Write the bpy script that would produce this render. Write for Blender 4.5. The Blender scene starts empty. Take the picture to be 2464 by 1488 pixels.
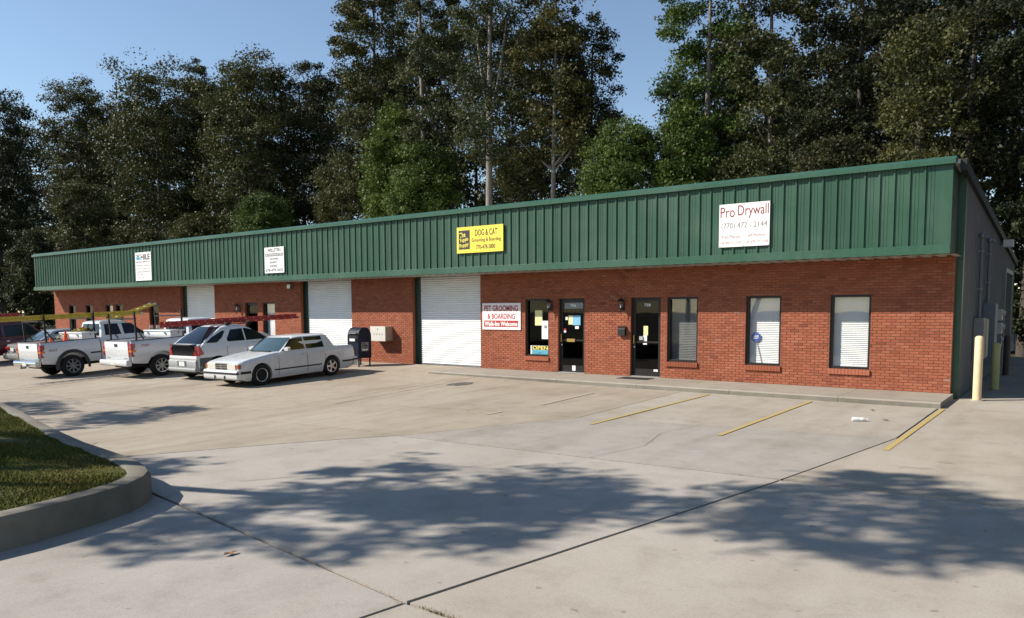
import bpy, math, random
import numpy as np
from mathutils import Vector, Matrix, noise
random.seed(7); rng = np.random.default_rng(7)
C = bpy.context.scene.collection
scene = bpy.context.scene
R = math.radians
# ------------------------------------------------------------------ camera
EYE = 1.9632
yaw, pitch, roll = .6385, -.0783, -.0034
fwd = Vector((-math.sin(yaw)*math.cos(pitch), math.cos(yaw)*math.cos(pitch), math.sin(pitch)))
rt = fwd.cross(Vector((0, 0, 1))).normalized(); up0 = rt.cross(fwd)
rgt = rt*math.cos(roll) + up0*math.sin(roll); upv = up0*math.cos(roll) - rt*math.sin(roll)
cam_d = bpy.data.cameras.new('camera'); cam = bpy.data.objects.new('camera', cam_d); C.objects.link(cam)
cam.matrix_world = Matrix(((rgt.x, upv.x, -fwd.x, 0), (rgt.y, upv.y, -fwd.y, 0), (rgt.z, upv.z, -fwd.z, EYE), (0, 0, 0, 1)))
cam_d.sensor_width = 36; cam_d.lens = 36*1825.87/2464; cam_d.shift_y = 144.18/2464
cam_d.clip_start = .05; cam_d.clip_end = 2000
scene.camera = cam
# ------------------------------------------------------------------ sky, sun, exposure
SUNV = Vector((-1.2, -1.013, 1.22)).normalized()          # towards the sun
sun_el = math.asin(SUNV.z); sun_az = math.atan2(SUNV.x, SUNV.y)
w = bpy.data.worlds.new('World'); scene.world = w; w.use_nodes = True
nt = w.node_tree; nt.nodes.clear()
sky = nt.nodes.new('ShaderNodeTexSky'); sky.sky_type = 'NISHITA'; sky.sun_disc = False
sky.sun_elevation = sun_el; sky.sun_rotation = sun_az
sky.air_density = 1.05; sky.dust_density = 0; sky.ozone_density = 1.0; sky.altitude = 200
bg = nt.nodes.new('ShaderNodeBackground'); bg.inputs[1].default_value = .1
wo = nt.nodes.new('ShaderNodeOutputWorld')
nt.links.new(sky.outputs[0], bg.inputs[0]); nt.links.new(bg.outputs[0], wo.inputs[0])
sd = bpy.data.lights.new('sun', 'SUN'); sd.energy = 5.0; sd.angle = R(.53); sd.color = (1, .925, .82)
so = bpy.data.objects.new('sun', sd); C.objects.link(so)
so.rotation_euler = SUNV.to_track_quat('Z', 'Y').to_euler(); so.location = (-30, -30, 40)
vs = scene.view_settings; vs.view_transform = 'Standard'; vs.look = 'None'; vs.gamma = 1; vs.exposure = .62
vs.use_curve_mapping = False
scene.cycles.max_bounces = 6; scene.cycles.diffuse_bounces = 3; scene.cycles.transparent_max_bounces = 12
scene.cycles.caustics_reflective = False; scene.cycles.caustics_refractive = False

# ------------------------------------------------------------------ photo geometry
D = 19.872; XC = -2.246; XL = -48.116; OV = 1.013; ZB = 3.135; ZT = 5.205; LB = 17.9
def sm(t):
    t = min(1, max(0, t)); return t*t*(3-2*t)
def gz(x, y):                                            # height of the lot: it falls away to the left and front
    t = sm((-x-9)/8); yy = min(max(y, 7.0), 19.87)
    zl = -.037*(19.87-yy) - .012*min(max(-x-18, 0), 16)*sm((19.87-yy)/7)
    return -.12*(1-t) + zl*t
def ray(px, py):
    return fwd + rgt*((px-1232)/1825.87) + upv*((888.18-py)/1825.87)
EYEV = Vector((0, 0, EYE))
def at_y(px, py, Y):
    d = ray(px, py); return EYEV + d*(Y/d.y)
def at_x(px, py, X):
    d = ray(px, py); return EYEV + d*(X/d.x)
def on_ground(px, py, dz=0):
    d = ray(px, py); t = (-.12-EYE)/d.z
    for i in range(30):
        P = EYEV+d*t; t = (gz(P.x, P.y)+dz-EYE)/d.z
    return EYEV+d*t
def area_px(P, a):
    d = (P-EYEV).dot(fwd); return a/(d*d)

# ------------------------------------------------------------------ materials
MATS = {}
def nmat(name):
    m = bpy.data.materials.new(name); m.use_nodes = True; n = m.node_tree; n.nodes.clear()
    o = n.nodes.new('ShaderNodeOutputMaterial'); b = n.nodes.new('ShaderNodeBsdfPrincipled')
    n.links.new(b.outputs[0], o.inputs[0]); MATS[name] = m
    return m, n, b, o
def N(n, t, **k):
    x = n.nodes.new('ShaderNode'+t)
    for a, v in k.items():
        if a.startswith('i_'):
            kk = a[2:]; kk = int(kk) if kk.isdigit() else kk
            x.inputs[kk].default_value = v
        else: setattr(x, a, v)
    return x
def ramp(n, src, stops):
    r = n.nodes.new('ShaderNodeValToRGB'); n.links.new(src, r.inputs[0]); e = r.color_ramp.elements
    while len(e) < len(stops): e.new(.5)
    for i, (p, c) in enumerate(stops):
        e[i].position = p; e[i].color = (*c, 1) if len(c) == 3 else c
    return r.outputs[0]
def mixc(n, a, b, f, mode='MIX'):
    x = n.nodes.new('ShaderNodeMix'); x.data_type = 'RGBA'; x.blend_type = mode
    for s, v in ((x.inputs[0], f), (x.inputs[6], a), (x.inputs[7], b)):
        if hasattr(v, 'is_linked'): n.links.new(v, s)
        else: s.default_value = v if isinstance(v, (int, float)) else (*v, 1)
    return x.outputs[2]
def bump(n, b, h, s=.3, d=.01):
    x = N(n, 'Bump', i_Strength=s, i_Distance=d); n.links.new(h, x.inputs['Height']); n.links.new(x.outputs[0], b.inputs['Normal'])
def tn(n, scale, detail=4, rough=.55, vec=None, stretch=None, coord='pos'):
    if vec is None:
        if coord == 'pos': vec = N(n, 'NewGeometry').outputs['Position']
        else: vec = N(n, 'TexCoord').outputs['Object']
    if stretch:
        mp = N(n, 'Mapping'); mp.inputs['Scale'].default_value = stretch; n.links.new(vec, mp.inputs[0]); vec = mp.outputs[0]
    t = N(n, 'TexNoise', i_Scale=scale, i_Detail=detail, i_Roughness=rough); n.links.new(vec, t.inputs['Vector'])
    return t.outputs['Fac']
def M(name, col=None, rough=.5, metal=0, spec=.5, var=.12, scale=6, coat=0, bmp=0, coord='obj'):
    """plain paint, metal or plastic with a little uneven tone and grime"""
    if name in MATS: return MATS[name]
    m, n, b, o = nmat(name)
    f = tn(n, scale, 5, .6, coord=coord)
    lo = tuple(c*(1-var) for c in col); hi = tuple(min(1, c*(1+var*.6)) for c in col)
    n.links.new(ramp(n, f, [(.3, lo), (.7, hi)]), b.inputs['Base Color'])
    f2 = tn(n, scale*4, 3, coord=coord)
    mr = N(n, 'MapRange', i_3=max(.02, rough-.08), i_4=min(1, rough+.1)); n.links.new(f2, mr.inputs[0]); n.links.new(mr.outputs[0], b.inputs['Roughness'])
    b.inputs['Metallic'].default_value = metal; b.inputs['Specular IOR Level'].default_value = spec
    b.inputs['Coat Weight'].default_value = coat; b.inputs['Coat Roughness'].default_value = .06
    if bmp: bump(n, b, f2, bmp, .004)
    return m
def concrete(name, a, b_, c, streak=.35, objvar=True, sc=1.0):
    m, n, b, o = nmat(name)
    big = tn(n, .35*sc, 5, .6); mid = tn(n, 2.3*sc, 6, .65); fine = tn(n, 60*sc, 3, .7)
    st = tn(n, .55*sc, 4, .55, stretch=(2.6, .35, 1))
    col = ramp(n, big, [(.28, a), (.5, b_), (.74, c)])
    col = mixc(n, col, ramp(n, mid, [(.28, (.62, .59, .54)), (.5, (.96, .95, .94)), (.75, (1.06, 1.06, 1.06))]), .42, 'MULTIPLY')
    col = mixc(n, col, ramp(n, st, [(.33, (.66, .62, .56)), (.52, (1, 1, 1)), (.72, (1.0, .97, .92))]), streak, 'MULTIPLY')
    col = mixc(n, col, ramp(n, fine, [(.3, (.74, .72, .70)), (.5, (1, 1, 1)), (.75, (1.12, 1.12, 1.12))]), .55, 'MULTIPLY')
    spot = tn(n, 6.5*sc, 2, .5); col = mixc(n, col, ramp(n, spot, [(.70, (1, 1, 1)), (.755, (.62, .58, .53))]), .8, 'MULTIPLY')
    drip = tn(n, 1.15*sc, 3, .55); col = mixc(n, col, ramp(n, drip, [(.66, (1, 1, 1)), (.78, (.74, .70, .65))]), .45, 'MULTIPLY')
    if objvar:
        oi = N(n, 'ObjectInfo'); col = mixc(n, col, ramp(n, oi.outputs['Random'], [(0, (.90, .91, .93)), (.5, (1, .985, .96)), (1, (1.03, .99, .93))]), 1, 'MULTIPLY')
    n.links.new(col, b.inputs['Base Color']); b.inputs['Roughness'].default_value = .88; b.inputs['Specular IOR Level'].default_value = .25
    ad = N(n, 'Math', operation='ADD'); n.links.new(fine, ad.inputs[0]); n.links.new(mid, ad.inputs[1])
    bump(n, b, ad.outputs[0], .35, .006)
    return m
concrete('concrete', (.292, .260, .217), (.345, .317, .277), (.368, .343, .308), .4)
concrete('concrete_grey', (.318, .290, .254), (.362, .336, .301), (.382, .358, .326), .25)
concrete('concrete_beige', (.278, .238, .187), (.330, .290, .238), (.354, .320, .271), .4)
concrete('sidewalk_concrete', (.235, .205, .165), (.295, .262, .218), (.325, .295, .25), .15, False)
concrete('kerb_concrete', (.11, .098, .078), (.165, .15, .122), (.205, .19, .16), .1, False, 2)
def brickmat(name, single):
    m, n, b, o = nmat(name)
    if single:
        mr_ = N(n, 'MapRange', i_3=.12, i_4=.93); n.links.new(N(n, 'ObjectInfo').outputs['Random'], mr_.inputs[0]); v = mr_.outputs[0]
    else: v = N(n, 'Attribute', attribute_name='tint').outputs['Fac']
    col = ramp(n, v, [(0, (.175, .054, .032)), (.14, (.25, .077, .042)), (.45, (.305, .094, .049)), (.75, (.33, .107, .058)), (.95, (.355, .125, .072)), (1, (.29, .165, .12))])
    patch = tn(n, .55, 5, .65)
    col = mixc(n, col, ramp(n, patch, [(.3, (.80, .78, .76)), (.5, (1, 1, 1)), (.7, (1.06, 1.05, 1.06))]), .8, 'MULTIPLY')
    pale = tn(n, 1.5, 6, .7, stretch=(1, 1, 2.2))
    col = mixc(n, col, (.36, .27, .22), ramp(n, pale, [(.62, (0, 0, 0)), (.76, (.42, .42, .42))]))
    g = tn(n, 90, 3, .7)
    col = mixc(n, col, ramp(n, g, [(.3, (.78, .76, .74)), (.6, (1.06, 1.06, 1.06))]), .7, 'MULTIPLY')
    n.links.new(col, b.inputs['Base Color']); b.inputs['Roughness'].default_value = .85; b.inputs['Specular IOR Level'].default_value = .25
    bump(n, b, g, .4, .003); return m
brickmat('brick_one', True); brickmat('brick_many', False)
M('mortar', (.19, .095, .062), .95, var=.25, scale=3, coord='pos')
def greenmat(name, c, rough=.42):
    m, n, b, o = nmat(name)
    f = tn(n, .6, 5, .6); s = tn(n, 3, 5, .65, stretch=(4, 4, .35))
    col = mixc(n, c, ramp(n, s, [(.3, (.80, .82, .80)), (.55, (1, 1, 1)), (.75, (1.12, 1.10, 1.10))]), .8, 'MULTIPLY')
    col = mixc(n, col, (.13, .17, .145), ramp(n, f, [(.45, (.0, .0, .0)), (.8, (.3, .3, .3))]))
    oi = N(n, 'ObjectInfo'); col = mixc(n, col, ramp(n, oi.outputs['Random'], [(0, (.86, .88, .87)), (.5, (1, 1, 1)), (1, (1.10, 1.07, 1.08))]), 1, 'MULTIPLY')
    n.links.new(col, b.inputs['Base Color']); b.inputs['Roughness'].default_value = rough; b.inputs['Specular IOR Level'].default_value = .4
    bump(n, b, f, .15, .01); return m
greenmat('green_metal', (.024, .076, .044)); greenmat('green_trim', (.026, .082, .048), .36); greenmat('green_dark', (.016, .040, .029), .5)
M('rake_shaded', (.007, .012, .010), .6, coord='pos'); M('roof_white', (.62, .63, .62), .5, var=.1, scale=1, coord='pos')  # rake trim: green, with the tree shade put into its colour
M('grey_siding', (.145, .147, .16), .5, var=.12, scale=1.2, coord='pos')
M('soffit_metal', (.38, .36, .32), .5, coord='pos', scale=2)
M('shutter_white', (.80, .81, .81), .38, var=.05, scale=2, coord='pos')
M('bronze_frame', (.022, .019, .018), .42, .4, coord='pos'); M('black_paint', (.012, .012, .013), .4, coord='pos')
M('black_matte', (.012, .012, .012), .85); M('rubber', (.016, .016, .017), .8, spec=.3, var=.3, scale=10)
M('blind_white', (.84, .84, .83), .6, var=.05, coord='pos'); M('blind_grey', (.15, .15, .15), .7, coord='pos')
M('curtain_dark', (.052, .05, .046), .9, coord='pos'); M('brass', (.62, .42, .16), .3, 1, coord='pos')
M('alu', (.62, .62, .62), .32, .9); M('chrome', (.75, .76, .78), .14, 1, var=.05); M('steel_grey', (.22, .23, .24), .5, .5, coord='pos')
M('white_board', (.80, .79, .77), .45, var=.05, scale=3, coord='pos'); M('yellow_board', (.84, .66, .07), .45, var=.06, scale=3, coord='pos')
M('red_print', (.40, .022, .030), .5); M('maroon_print', (.24, .018, .03), .5); M('black_print', (.018, .018, .02), .5); M('grey_print', (.22, .20, .21), .5)
M('pink_print', (.46, .22, .22), .5); M('white_print', (.82, .82, .80), .5); M('yellow_print', (.85, .72, .10), .5); M('teal_print', (.06, .33, .42), .5); M('blue_print', (.05, .10, .42), .5)
M('paper_white', (.74, .75, .74), .7); M('paper_yellow', (.74, .68, .34), .7); M('paper_blue', (.18, .42, .62), .6)
def stripe():
    m, n, b, o = nmat('yellow_line')
    f = tn(n, 14, 5, .7); f2 = tn(n, 1.3, 4, .6)
    ad = N(n, 'Math', operation='ADD'); n.links.new(f, ad.inputs[0]); n.links.new(f2, ad.inputs[1])
    n.links.new(ramp(n, ad.outputs[0], [(.46, (.36, .325, .27)), (.66, (.385, .30, .15)), (.95, (.40, .295, .10))]), b.inputs['Base Color']); b.inputs['Roughness'].default_value = .8
stripe()
def faded():
    m, n, b, o = nmat('faded_line')
    f = tn(n, 9, 5, .7)
    n.links.new(ramp(n, f, [(.4, (.37, .33, .275)), (.7, (.42, .335, .19))]), b.inputs['Base Color']); b.inputs['Roughness'].default_value = .85
faded()
def oil():
    m, n, b, o = nmat('oil_stain')
    f = tn(n, 5, 5, .7)
    n.links.new(ramp(n, f, [(.35, (.05, .045, .04)), (.6, (.13, .115, .10)), (.75, (.3, .27, .235))]), b.inputs['Base Color']); b.inputs['Roughness'].default_value = .7
oil()
def glass(name, tint, refl, rough=.02, f0=.05):
    m = bpy.data.materials.new(name); m.use_nodes = True; n = m.node_tree; n.nodes.clear(); MATS[name] = m
    o = n.nodes.new('ShaderNodeOutputMaterial'); t = N(n, 'BsdfTransparent'); t.inputs[0].default_value = (*tint, 1)
    g = N(n, 'BsdfGlossy', i_Roughness=rough); g.inputs[0].default_value = (refl, refl, refl, 1)
    lwt = N(n, 'LayerWeight', i_Blend=.5); pw = N(n, 'Math', operation='POWER'); pw.inputs[1].default_value = 5; n.links.new(lwt.outputs['Facing'], pw.inputs[0])
    lw = N(n, 'Math', operation='MULTIPLY_ADD'); lw.inputs[1].default_value = .95; lw.inputs[2].default_value = f0; n.links.new(pw.outputs[0], lw.inputs[0]); mx = N(n, 'MixShader')
    nz = tn(n, .8, 2, coord='pos'); bp = N(n, 'Bump', i_Strength=.06, i_Distance=.03); n.links.new(nz, bp.inputs['Height']); n.links.new(bp.outputs[0], g.inputs['Normal'])
    n.links.new(lw.outputs[0], mx.inputs[0]); n.links.new(t.outputs[0], mx.inputs[1]); n.links.new(g.outputs[0], mx.inputs[2]); n.links.new(mx.outputs[0], o.inputs[0])
glass('clear_glass', (.975, .98, .98), 1); glass('tinted_glass', (.40, .40, .38), .55, f0=.035)
glass('car_glass', (.45, .50, .50), 1)
M('dark_car_glass', (.006, .007, .009), .08, spec=.35, var=.1, scale=2)
M('sky_reflect_glass', (.045, .075, .085), .06, spec=.8, var=.15, scale=2)  # sky reflection painted into the glass colour
for nm, c in (('white_paint', (.60, .61, .62)), ('silver_paint', (.36, .37, .36)), ('maroon_paint', (.105, .012, .022))):
    M(nm, c, .25, .0 if nm != 'silver_paint' else .4, .5, .02, 1.5, coat=.6)
M('cladding_grey', (.25, .26, .26), .5, var=.08); M('cladding_dark', (.075, .078, .08), .6); M('flare_black', (.02, .02, .022), .5)
M('tail_red', (.30, .008, .012), .2, spec=.7, var=.2, scale=20); M('amber_dull', (.30, .075, .03), .3); M('amber', (.60, .16, .02), .25); M('lamp_clear', (.60, .58, .50), .15, spec=.8); M('interior', (.05, .045, .042), .9)
M('plate', (.62, .62, .60), .5); M('ladder_yellow', (.50, .36, .025), .5, var=.2); M('ladder_red', (.33, .022, .02), .5, var=.2)
M('cone_orange', (.85, .10, .025), .5, var=.05); M('bollard_cream', (.70, .54, .32), .55, var=.1, scale=5, bmp=.3); M('bollard_olive', (.40, .40, .17), .6, var=.15); M('bollard_brown', (.05, .03, .028), .6)
M('mail_blue', (.004, .010, .026), .55, spec=.22, var=.15); M('box_cream', (.60, .58, .52), .5, var=.06); M('box_beige', (.42, .36, .29), .5); M('elec_grey', (.14, .17, .20), .5, .2); M('foam_white', (.75, .75, .74), .5)
M('dirt', (.11, .085, .06), .95, var=.4, scale=3, coord='pos'); M('joint_tar', (.020, .018, .018), .8, var=.3, coord='pos'); M('leaf_litter', (.24, .14, .07), .9, var=.5, scale=40)
M('forest_floor', (.035, .03, .018), .95, var=.4, scale=.5, coord='pos'); M('asphalt', (.06, .06, .062), .9, var=.2, scale=3, coord='pos')
def barkmat(name, c):
    m, n, b, o = nmat(name)
    f = tn(n, 3, 6, .7, stretch=(3, 3, .5)); n.links.new(ramp(n, f, [(.3, tuple(x*.45 for x in c)), (.7, c)]), b.inputs['Base Color'])
    b.inputs['Roughness'].default_value = .9; bump(n, b, f, .6, .05)
barkmat('bark_pale', (.24, .21, .18)); barkmat('bark_dark', (.085, .07, .055))
def leafmat(name, dark, mid, light, odd, trans=.22):
    m = bpy.data.materials.new(name); m.use_nodes = True; n = m.node_tree; n.nodes.clear(); MATS[name] = m
    o = n.nodes.new('ShaderNodeOutputMaterial'); b = n.nodes.new('ShaderNodeBsdfPrincipled')
    v = N(n, 'Attribute', attribute_name='tint').outputs['Fac']
    col = ramp(n, v, [(0, dark), (.45, mid), (.90, light), (.985, odd)])
    oi = N(n, 'ObjectInfo'); col = mixc(n, col, ramp(n, oi.outputs['Random'], [(0, (.78, .86, .80)), (.5, (1, 1, 1)), (1, (1.18, 1.06, .86))]), 1, 'MULTIPLY')
    n.links.new(col, b.inputs['Base Color']); b.inputs['Roughness'].default_value = .58; b.inputs['Specular IOR Level'].default_value = .28
    t = N(n, 'BsdfTranslucent'); n.links.new(col, t.inputs[0]); mx = N(n, 'MixShader', i_0=trans)
    n.links.new(b.outputs[0], mx.inputs[1]); n.links.new(t.outputs[0], mx.inputs[2]); n.links.new(mx.outputs[0], o.inputs[0])
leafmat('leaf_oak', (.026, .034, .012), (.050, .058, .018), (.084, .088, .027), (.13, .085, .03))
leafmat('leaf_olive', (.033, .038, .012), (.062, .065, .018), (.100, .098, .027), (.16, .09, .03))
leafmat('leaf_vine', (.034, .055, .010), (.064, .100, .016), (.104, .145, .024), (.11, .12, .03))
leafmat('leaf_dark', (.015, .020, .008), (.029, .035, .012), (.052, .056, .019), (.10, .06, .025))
def grassmat():
    m, n, b, o = nmat('grass_blade'); v = N(n, 'Attribute', attribute_name='tint').outputs['Fac']
    n.links.new(ramp(n, v, [(0, (.045, .062, .010)), (.4, (.085, .105, .018)), (.62, (.135, .135, .030)), (.82, (.16, .115, .045)), (1, (.13, .055, .032))]), b.inputs['Base Color'])
    b.inputs['Roughness'].default_value = .8; b.inputs['Specular IOR Level'].default_value = .08
grassmat()
m_, n_, b_, o_ = nmat('lawn_soil'); f_ = tn(n_, 6, 5, .7)
n_.links.new(ramp(n_, f_, [(.3, (.045, .05, .018)), (.6, (.09, .095, .035)), (.8, (.15, .12, .06))]), b_.inputs['Base Color']); b_.inputs['Roughness'].default_value = .95

# ------------------------------------------------------------------ mesh helpers
ORG = {}
class MB:
    def __init__(s): s.v = []; s.f = []; s.mi = []; s.cur = 0
    def add(s, vs, fs):
        k = len(s.v); s.v += [tuple(p) for p in vs]
        for f in fs: s.f.append(tuple(i+k for i in f)); s.mi.append(s.cur)
        return s
    def box(s, x0, x1, y0, y1, z0, z1, skip=''):
        v = [(x0, y0, z0), (x1, y0, z0), (x1, y1, z0), (x0, y1, z0), (x0, y0, z1), (x1, y0, z1), (x1, y1, z1), (x0, y1, z1)]
        f = dict(b=(0, 3, 2, 1), t=(4, 5, 6, 7), f=(0, 1, 5, 4), r=(1, 2, 6, 5), k=(2, 3, 7, 6), l=(3, 0, 4, 7))
        return s.add(v, [q for c, q in f.items() if c not in skip])
    def quad(s, a, b, c, d): return s.add([a, b, c, d], [(0, 1, 2, 3)])
    def cyl(s, p0, p1, r0, r1=None, n=10, cap=True):
        r1 = r0 if r1 is None else r1; p0 = Vector(p0); p1 = Vector(p1); a = (p1-p0).normalized()
        u = a.orthogonal().normalized(); w_ = a.cross(u); vs = []
        for p, r in ((p0, r0), (p1, r1)):
            for i in range(n):
                t = 2*math.pi*i/n; vs.append(p+(u*math.cos(t)+w_*math.sin(t))*r)
        fs = [(i, (i+1) % n, n+(i+1) % n, n+i) for i in range(n)]
        if cap: fs += [tuple(range(n-1, -1, -1)), tuple(range(n, 2*n))]
        return s.add(vs, fs)
    def bar(s, p0, p1, w_, h, up=(0, 0, 1)):
        p0 = Vector(p0); p1 = Vector(p1); a = (p1-p0).normalized(); r = a.cross(Vector(up)).normalized(); u = r.cross(a)
        vs = [p+r*(sx*w_/2)+u*(sz*h/2) for p in (p0, p1) for sx, sz in ((-1, -1), (1, -1), (1, 1), (-1, 1))]
        return s.add(vs, [(0, 1, 2, 3), (7, 6, 5, 4), (0, 4, 5, 1), (1, 5, 6, 2), (2, 6, 7, 3), (3, 7, 4, 0)])
    def prism(s, poly, y0, y1):              # polygon in x,z pushed along y
        n = len(poly); vs = [(x, y0, z) for x, z in poly]+[(x, y1, z) for x, z in poly]
        return s.add(vs, [tuple(range(n)), tuple(range(2*n-1, n-1, -1))]+[(i, i+n, (i+1) % n+n, (i+1) % n) for i in range(n)])
    def lathe(s, prof, n=24, axis='y', c=(0, 0, 0)):     # prof: (radius, along)
        vs = []
        for r, a in prof:
            for i in range(n):
                t = 2*math.pi*i/n; q, p = r*math.cos(t), r*math.sin(t)
                vs.append((c[0]+q, c[1]+a, c[2]+p) if axis == 'y' else (c[0]+q, c[1]+p, c[2]+a))
        fs = [(k*n+i, k*n+(i+1) % n, (k+1)*n+(i+1) % n, (k+1)*n+i) for k in range(len(prof)-1) for i in range(n)]
        return s.add(vs, fs)
    weld = False
    def mesh(s, name, mats, smooth=None, off=(0, 0, 0)):
        me = bpy.data.meshes.new(name)
        if any(off): s.v = [(x-off[0], y-off[1], z-off[2]) for x, y, z in s.v]
        me.from_pydata(s.v, [], s.f)
        for m in (mats if isinstance(mats, (list, tuple)) else [mats]): me.materials.append(MATS[m])
        if any(s.mi): me.polygons.foreach_set('material_index', s.mi)
        import bmesh
        bm = bmesh.new(); bm.from_mesh(me)
        if s.weld: bmesh.ops.remove_doubles(bm, verts=bm.verts, dist=1e-5)
        bmesh.ops.recalc_face_normals(bm, faces=bm.faces); bm.to_mesh(me); bm.free()
        if smooth is not None:
            me.shade_smooth(); me.set_sharp_from_angle(angle=R(smooth))
        me.update(); return me
    def build(s, name, mats, parent=None, smooth=None):
        if parent is not None: off = ORG.get(parent.name, (0, 0, 0))
        else:
            xs, ys, zs = zip(*s.v); off = ((min(xs)+max(xs))/2, (min(ys)+max(ys))/2, min(zs))
        me = s.mesh(name, mats, smooth, off); o = bpy.data.objects.new(name, me); C.objects.link(o)
        if parent is not None: o.parent = parent; ORG[o.name] = off
        else: o.location = off; ORG[o.name] = off
        return o
def tag(o, label=None, cat=None, group=None, kind=None):
    if label: o['label'] = label
    if cat: o['category'] = cat
    if group: o['group'] = group
    if kind: o['kind'] = kind
    return o
def thing(name, loc, label, cat, group=None, rot=(0, 0, 0), local=False):
    o = bpy.data.objects.new(name, None); o.empty_display_size = .2; C.objects.link(o)
    o.location = loc; o.rotation_euler = rot; ORG[o.name] = (0, 0, 0) if local else tuple(loc)
    return tag(o, label, cat, group)
def inst(name, me, parent, loc):
    o = bpy.data.objects.new(name, me); C.objects.link(o); o.parent = parent; o.location = loc; return o
def clone(o, parent=None):
    c = o.copy(); C.objects.link(c); c.parent = parent
    for ch in o.children: clone(ch, c)
    return c
def text(s, x0, x1, z0, z1, y, mat, parent, name='lettering', bold=.0, shear=0, face='-y', rot=0):
    """a line of print filling the given rectangle of a vertical board that faces -y"""
    cu = bpy.data.curves.new('t', 'FONT'); cu.body = s; cu.size = 1; cu.offset = bold; cu.shear = shear; cu.resolution_u = 3
    ob = bpy.data.objects.new('t', cu); C.objects.link(ob)
    dg = bpy.context.evaluated_depsgraph_get(); me = bpy.data.meshes.new_from_object(ob.evaluated_get(dg)); bpy.data.objects.remove(ob); bpy.data.curves.remove(cu)
    n = len(me.vertices); a = np.empty(n*3, np.float32); me.vertices.foreach_get('co', a); a = a.reshape(-1, 3)
    lo, hi = a.min(0), a.max(0); u = (a[:, 0]-lo[0])/(hi[0]-lo[0]); t = (a[:, 1]-lo[1])/max(1e-6, hi[1]-lo[1])
    off = ORG.get(parent.name, (0, 0, 0)) if parent else (0, 0, 0)
    X = x0+(x1-x0)*u; Z = z0+(z1-z0)*t
    if rot:
        cx, cz = (x0+x1)/2, (z0+z1)/2; X, Z = cx+(X-cx)*math.cos(rot)-(Z-cz)*math.sin(rot), cz+(X-cx)*math.sin(rot)+(Z-cz)*math.cos(rot)
    a[:, 0] = X-off[0]; a[:, 1] = y-off[1]; a[:, 2] = Z-off[2]
    me.vertices.foreach_set('co', a.ravel()); me.materials.clear(); me.materials.append(MATS[mat]); me.update(); me.name = name
    o = bpy.data.objects.new(name, me); C.objects.link(o); o.parent = parent; return o
def np_mesh(name, verts, faces_n, mat, tint=None):
    """verts (n,3); faces are consecutive runs of faces_n vertices"""
    me = bpy.data.meshes.new(name); nv = len(verts); nf = nv//faces_n
    me.vertices.add(nv); me.vertices.foreach_set('co', verts.astype(np.float32).ravel())
    me.loops.add(nv); me.loops.foreach_set('vertex_index', np.arange(nv, dtype=np.int32))
    me.polygons.add(nf); me.polygons.foreach_set('loop_start', np.arange(0, nv, faces_n, dtype=np.int32)); me.polygons.foreach_set('loop_total', np.full(nf, faces_n, np.int32))
    if tint is not None:
        at = me.attributes.new('tint', 'FLOAT', 'POINT'); at.data.foreach_set('value', np.repeat(tint, faces_n).astype(np.float32))
    me.materials.append(MATS[mat]); me.update(calc_edges=True); return me

# ================================================================== SETTING
# ------------------------------------------------------------------ ground and slabs
b = MB(); b.quad((-900, -600, -1.05), (900, -600, -1.05), (900, 900, -1.05), (-900, 900, -1.05))
tag(b.build('ground', 'forest_floor'), kind='structure')
def forest_z(x, y): return -.15
b = MB(); nx, ny = 40, 12
gx = [-170+i*(230/nx) for i in range(nx+1)]; gy = [39.5+j*(80/ny) for j in range(ny+1)]
vs_ = [(x, y, -.35 if y < 42 else -.35+min(.9, .06*(y-42))+.12*noise.noise((x*.2, y*.2, 0))) for y in gy for x in gx]
b.add(vs_, [(j*(nx+1)+i, j*(nx+1)+i+1, (j+1)*(nx+1)+i+1, (j+1)*(nx+1)+i) for j in range(ny) for i in range(nx)])
tag(b.build('forest_floor', 'forest_floor', smooth=60), kind='structure')
b = MB(); b.quad((-140, 21, -.6), (XL-3, 21, -.6), (XL-3, 40, -.5), (-140, 40, -.5)); b.quad((-140, -30, -.75), (XL-8, -30, -.75), (XL-8, 21, -.6), (-140, 21, -.6))
tag(b.build('verge', 'forest_floor'), kind='structure')

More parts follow.
